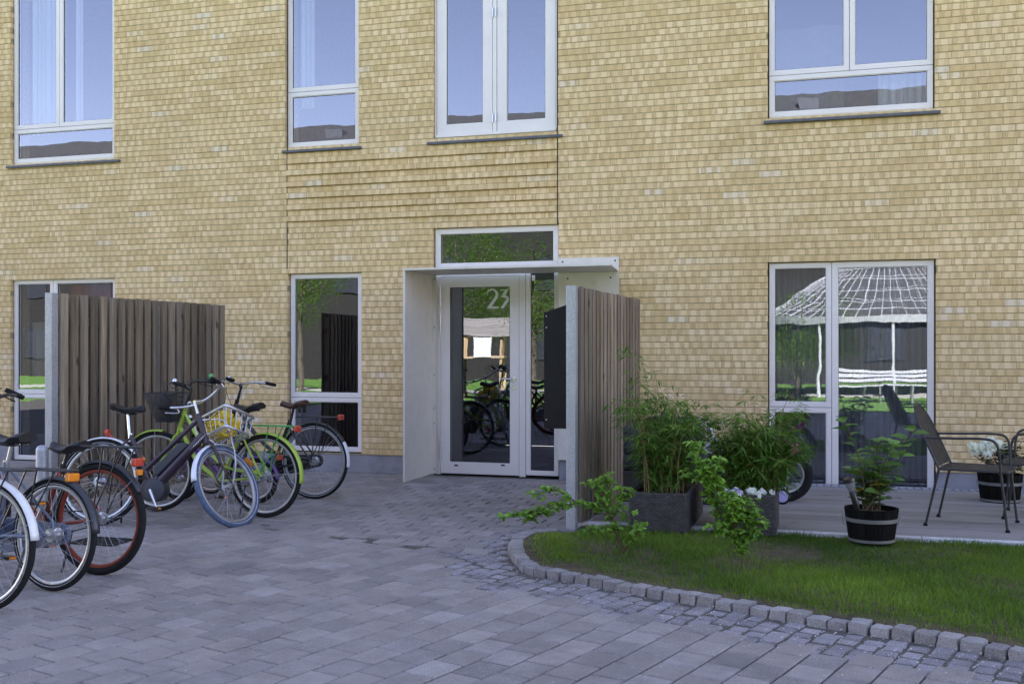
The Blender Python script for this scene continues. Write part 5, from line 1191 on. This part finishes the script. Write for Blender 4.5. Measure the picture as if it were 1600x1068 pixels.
# young shrubs on the lawn
def tri_leaf(m, p, d, u, s, t):
    sd_ = d.cross(u); sd_ = sd_.normalized() if sd_.length > 1e-5 else d.orthogonal().normalized(); up = sd_.cross(d).normalized()
    o = [(0, 0), (.10, .30), (.45, .52), (.48, .26), (.78, .34), (1.05, 0), (.78, -.34), (.48, -.26), (.45, -.52), (.10, -.30)]
    m.add([p+d*(a*s)+sd_*(b*s)+up*(abs(b)*s*.35-a*a*s*.25) for a, b in o], [(0, 1, 2, 3), (0, 3, 4, 5), (0, 5, 6, 7), (0, 7, 8, 9)], (t, 0, 0))
def shrub(label, base_px, branches, seed, ls, dens, grp=None, jit=.05):
    r = random.Random(seed); b = G(*base_px, LZ); t = thing('young_shrub', label, 'shrub', b, group='young shrubs planted in the lawn'); ms_, ml_ = MB(), MB()
    for br in branches:
        pts = [px_at(b, px, py)-b+Vector((0, dy, 0)) for px, py, dy in br]; pts[0] = pts[0]; cv = curve(pts, 8); n = len(cv)
        ms_.tube(cv, [max(.0016, .006*(1-.8*q/n)) for q in range(n)], 5); L_ = sum((cv[q+1]-cv[q]).length for q in range(n-1))
        for k_ in range(int(L_*dens)):
            f = r.uniform(.12, 1); j = min(n-2, int(f*(n-1))); p = cv[j].lerp(cv[j+1], f*(n-1)-j); a = r.uniform(0, 6.283)
            off = Vector((math.cos(a), math.sin(a), r.uniform(-.5, .6)))*r.uniform(.1, 1)*jit; q_ = p+off
            if off.length > .03: ms_.tube([p, q_], .0012, 3)
            for z in range(2):
                a2 = r.uniform(0, 6.283); d = Vector((math.cos(a2), math.sin(a2), r.uniform(-.6, .3))).normalized(); tri_leaf(ml_, q_, d, Vector((r.gauss(0, .35), r.gauss(0, .35)-.15, 1)).normalized(), ls*r.uniform(.6, 1.2), min(1, max(0, r.gauss(.5, .27))))
    ms_.build('stems', M['stem'], t); ml_.build('leaves', M['bush'], t); return t
shrub('young lobed shrub arching left over the paving in front of the galvanised post', (975, 866), [
    [(975, 866, 0), (960, 815, 0), (935, 788, -.02), (905, 785, -.04), (870, 790, -.05), (835, 797, -.06), (790, 802, -.08)],
    [(972, 862, 0), (950, 800, .02), (940, 765, .03), (948, 742, .03)], [(940, 790, 0), (945, 760, .02), (915, 755, .02)],
    [(905, 785, -.04), (880, 768, -.04), (860, 762, -.04), (840, 775, -.04)], [(870, 790, -.05), (850, 800, -.05), (822, 812, -.05)],
    [(975, 860, 0), (985, 830, -.02), (978, 800, -.02)], [(975, 862, 0), (1000, 825, 0), (1003, 818, 0)], [(960, 830, 0), (935, 822, -.05), (915, 830, -.05)], [(955, 812, 0), (975, 775, .04), (965, 760, .04)]], 51, .038, 120, jit=.060)
shrub('young upright lobed shrub standing in the lawn before the right planter', (1160, 887), [
    [(1160, 887, 0), (1157, 850, 0), (1148, 815, 0), (1135, 780, .0), (1115, 755, 0), (1100, 735, 0)], [(1155, 860, 0), (1165, 830, 0), (1175, 800, 0), (1168, 778, 0)],
    [(1150, 840, 0), (1130, 815, .05), (1115, 785, .05), (1108, 765, .05)], [(1150, 830, 0), (1128, 828, -.06), (1118, 818, -.06)], [(1157, 845, 0), (1180, 828, -.06), (1190, 812, -.06)], [(1148, 820, 0), (1150, 785, -.08), (1140, 768, -.08)],
    [(1120, 760, 0), (1098, 745, 0), (1070, 740, 0)], [(1112, 755, 0), (1118, 730, 0), (1122, 715, 0)], [(1105, 745, 0), (1090, 715, 0), (1085, 690, 0)], [(1148, 815, 0), (1162, 800, .05), (1170, 808, .05)]], 52, .036, 260, jit=.062)
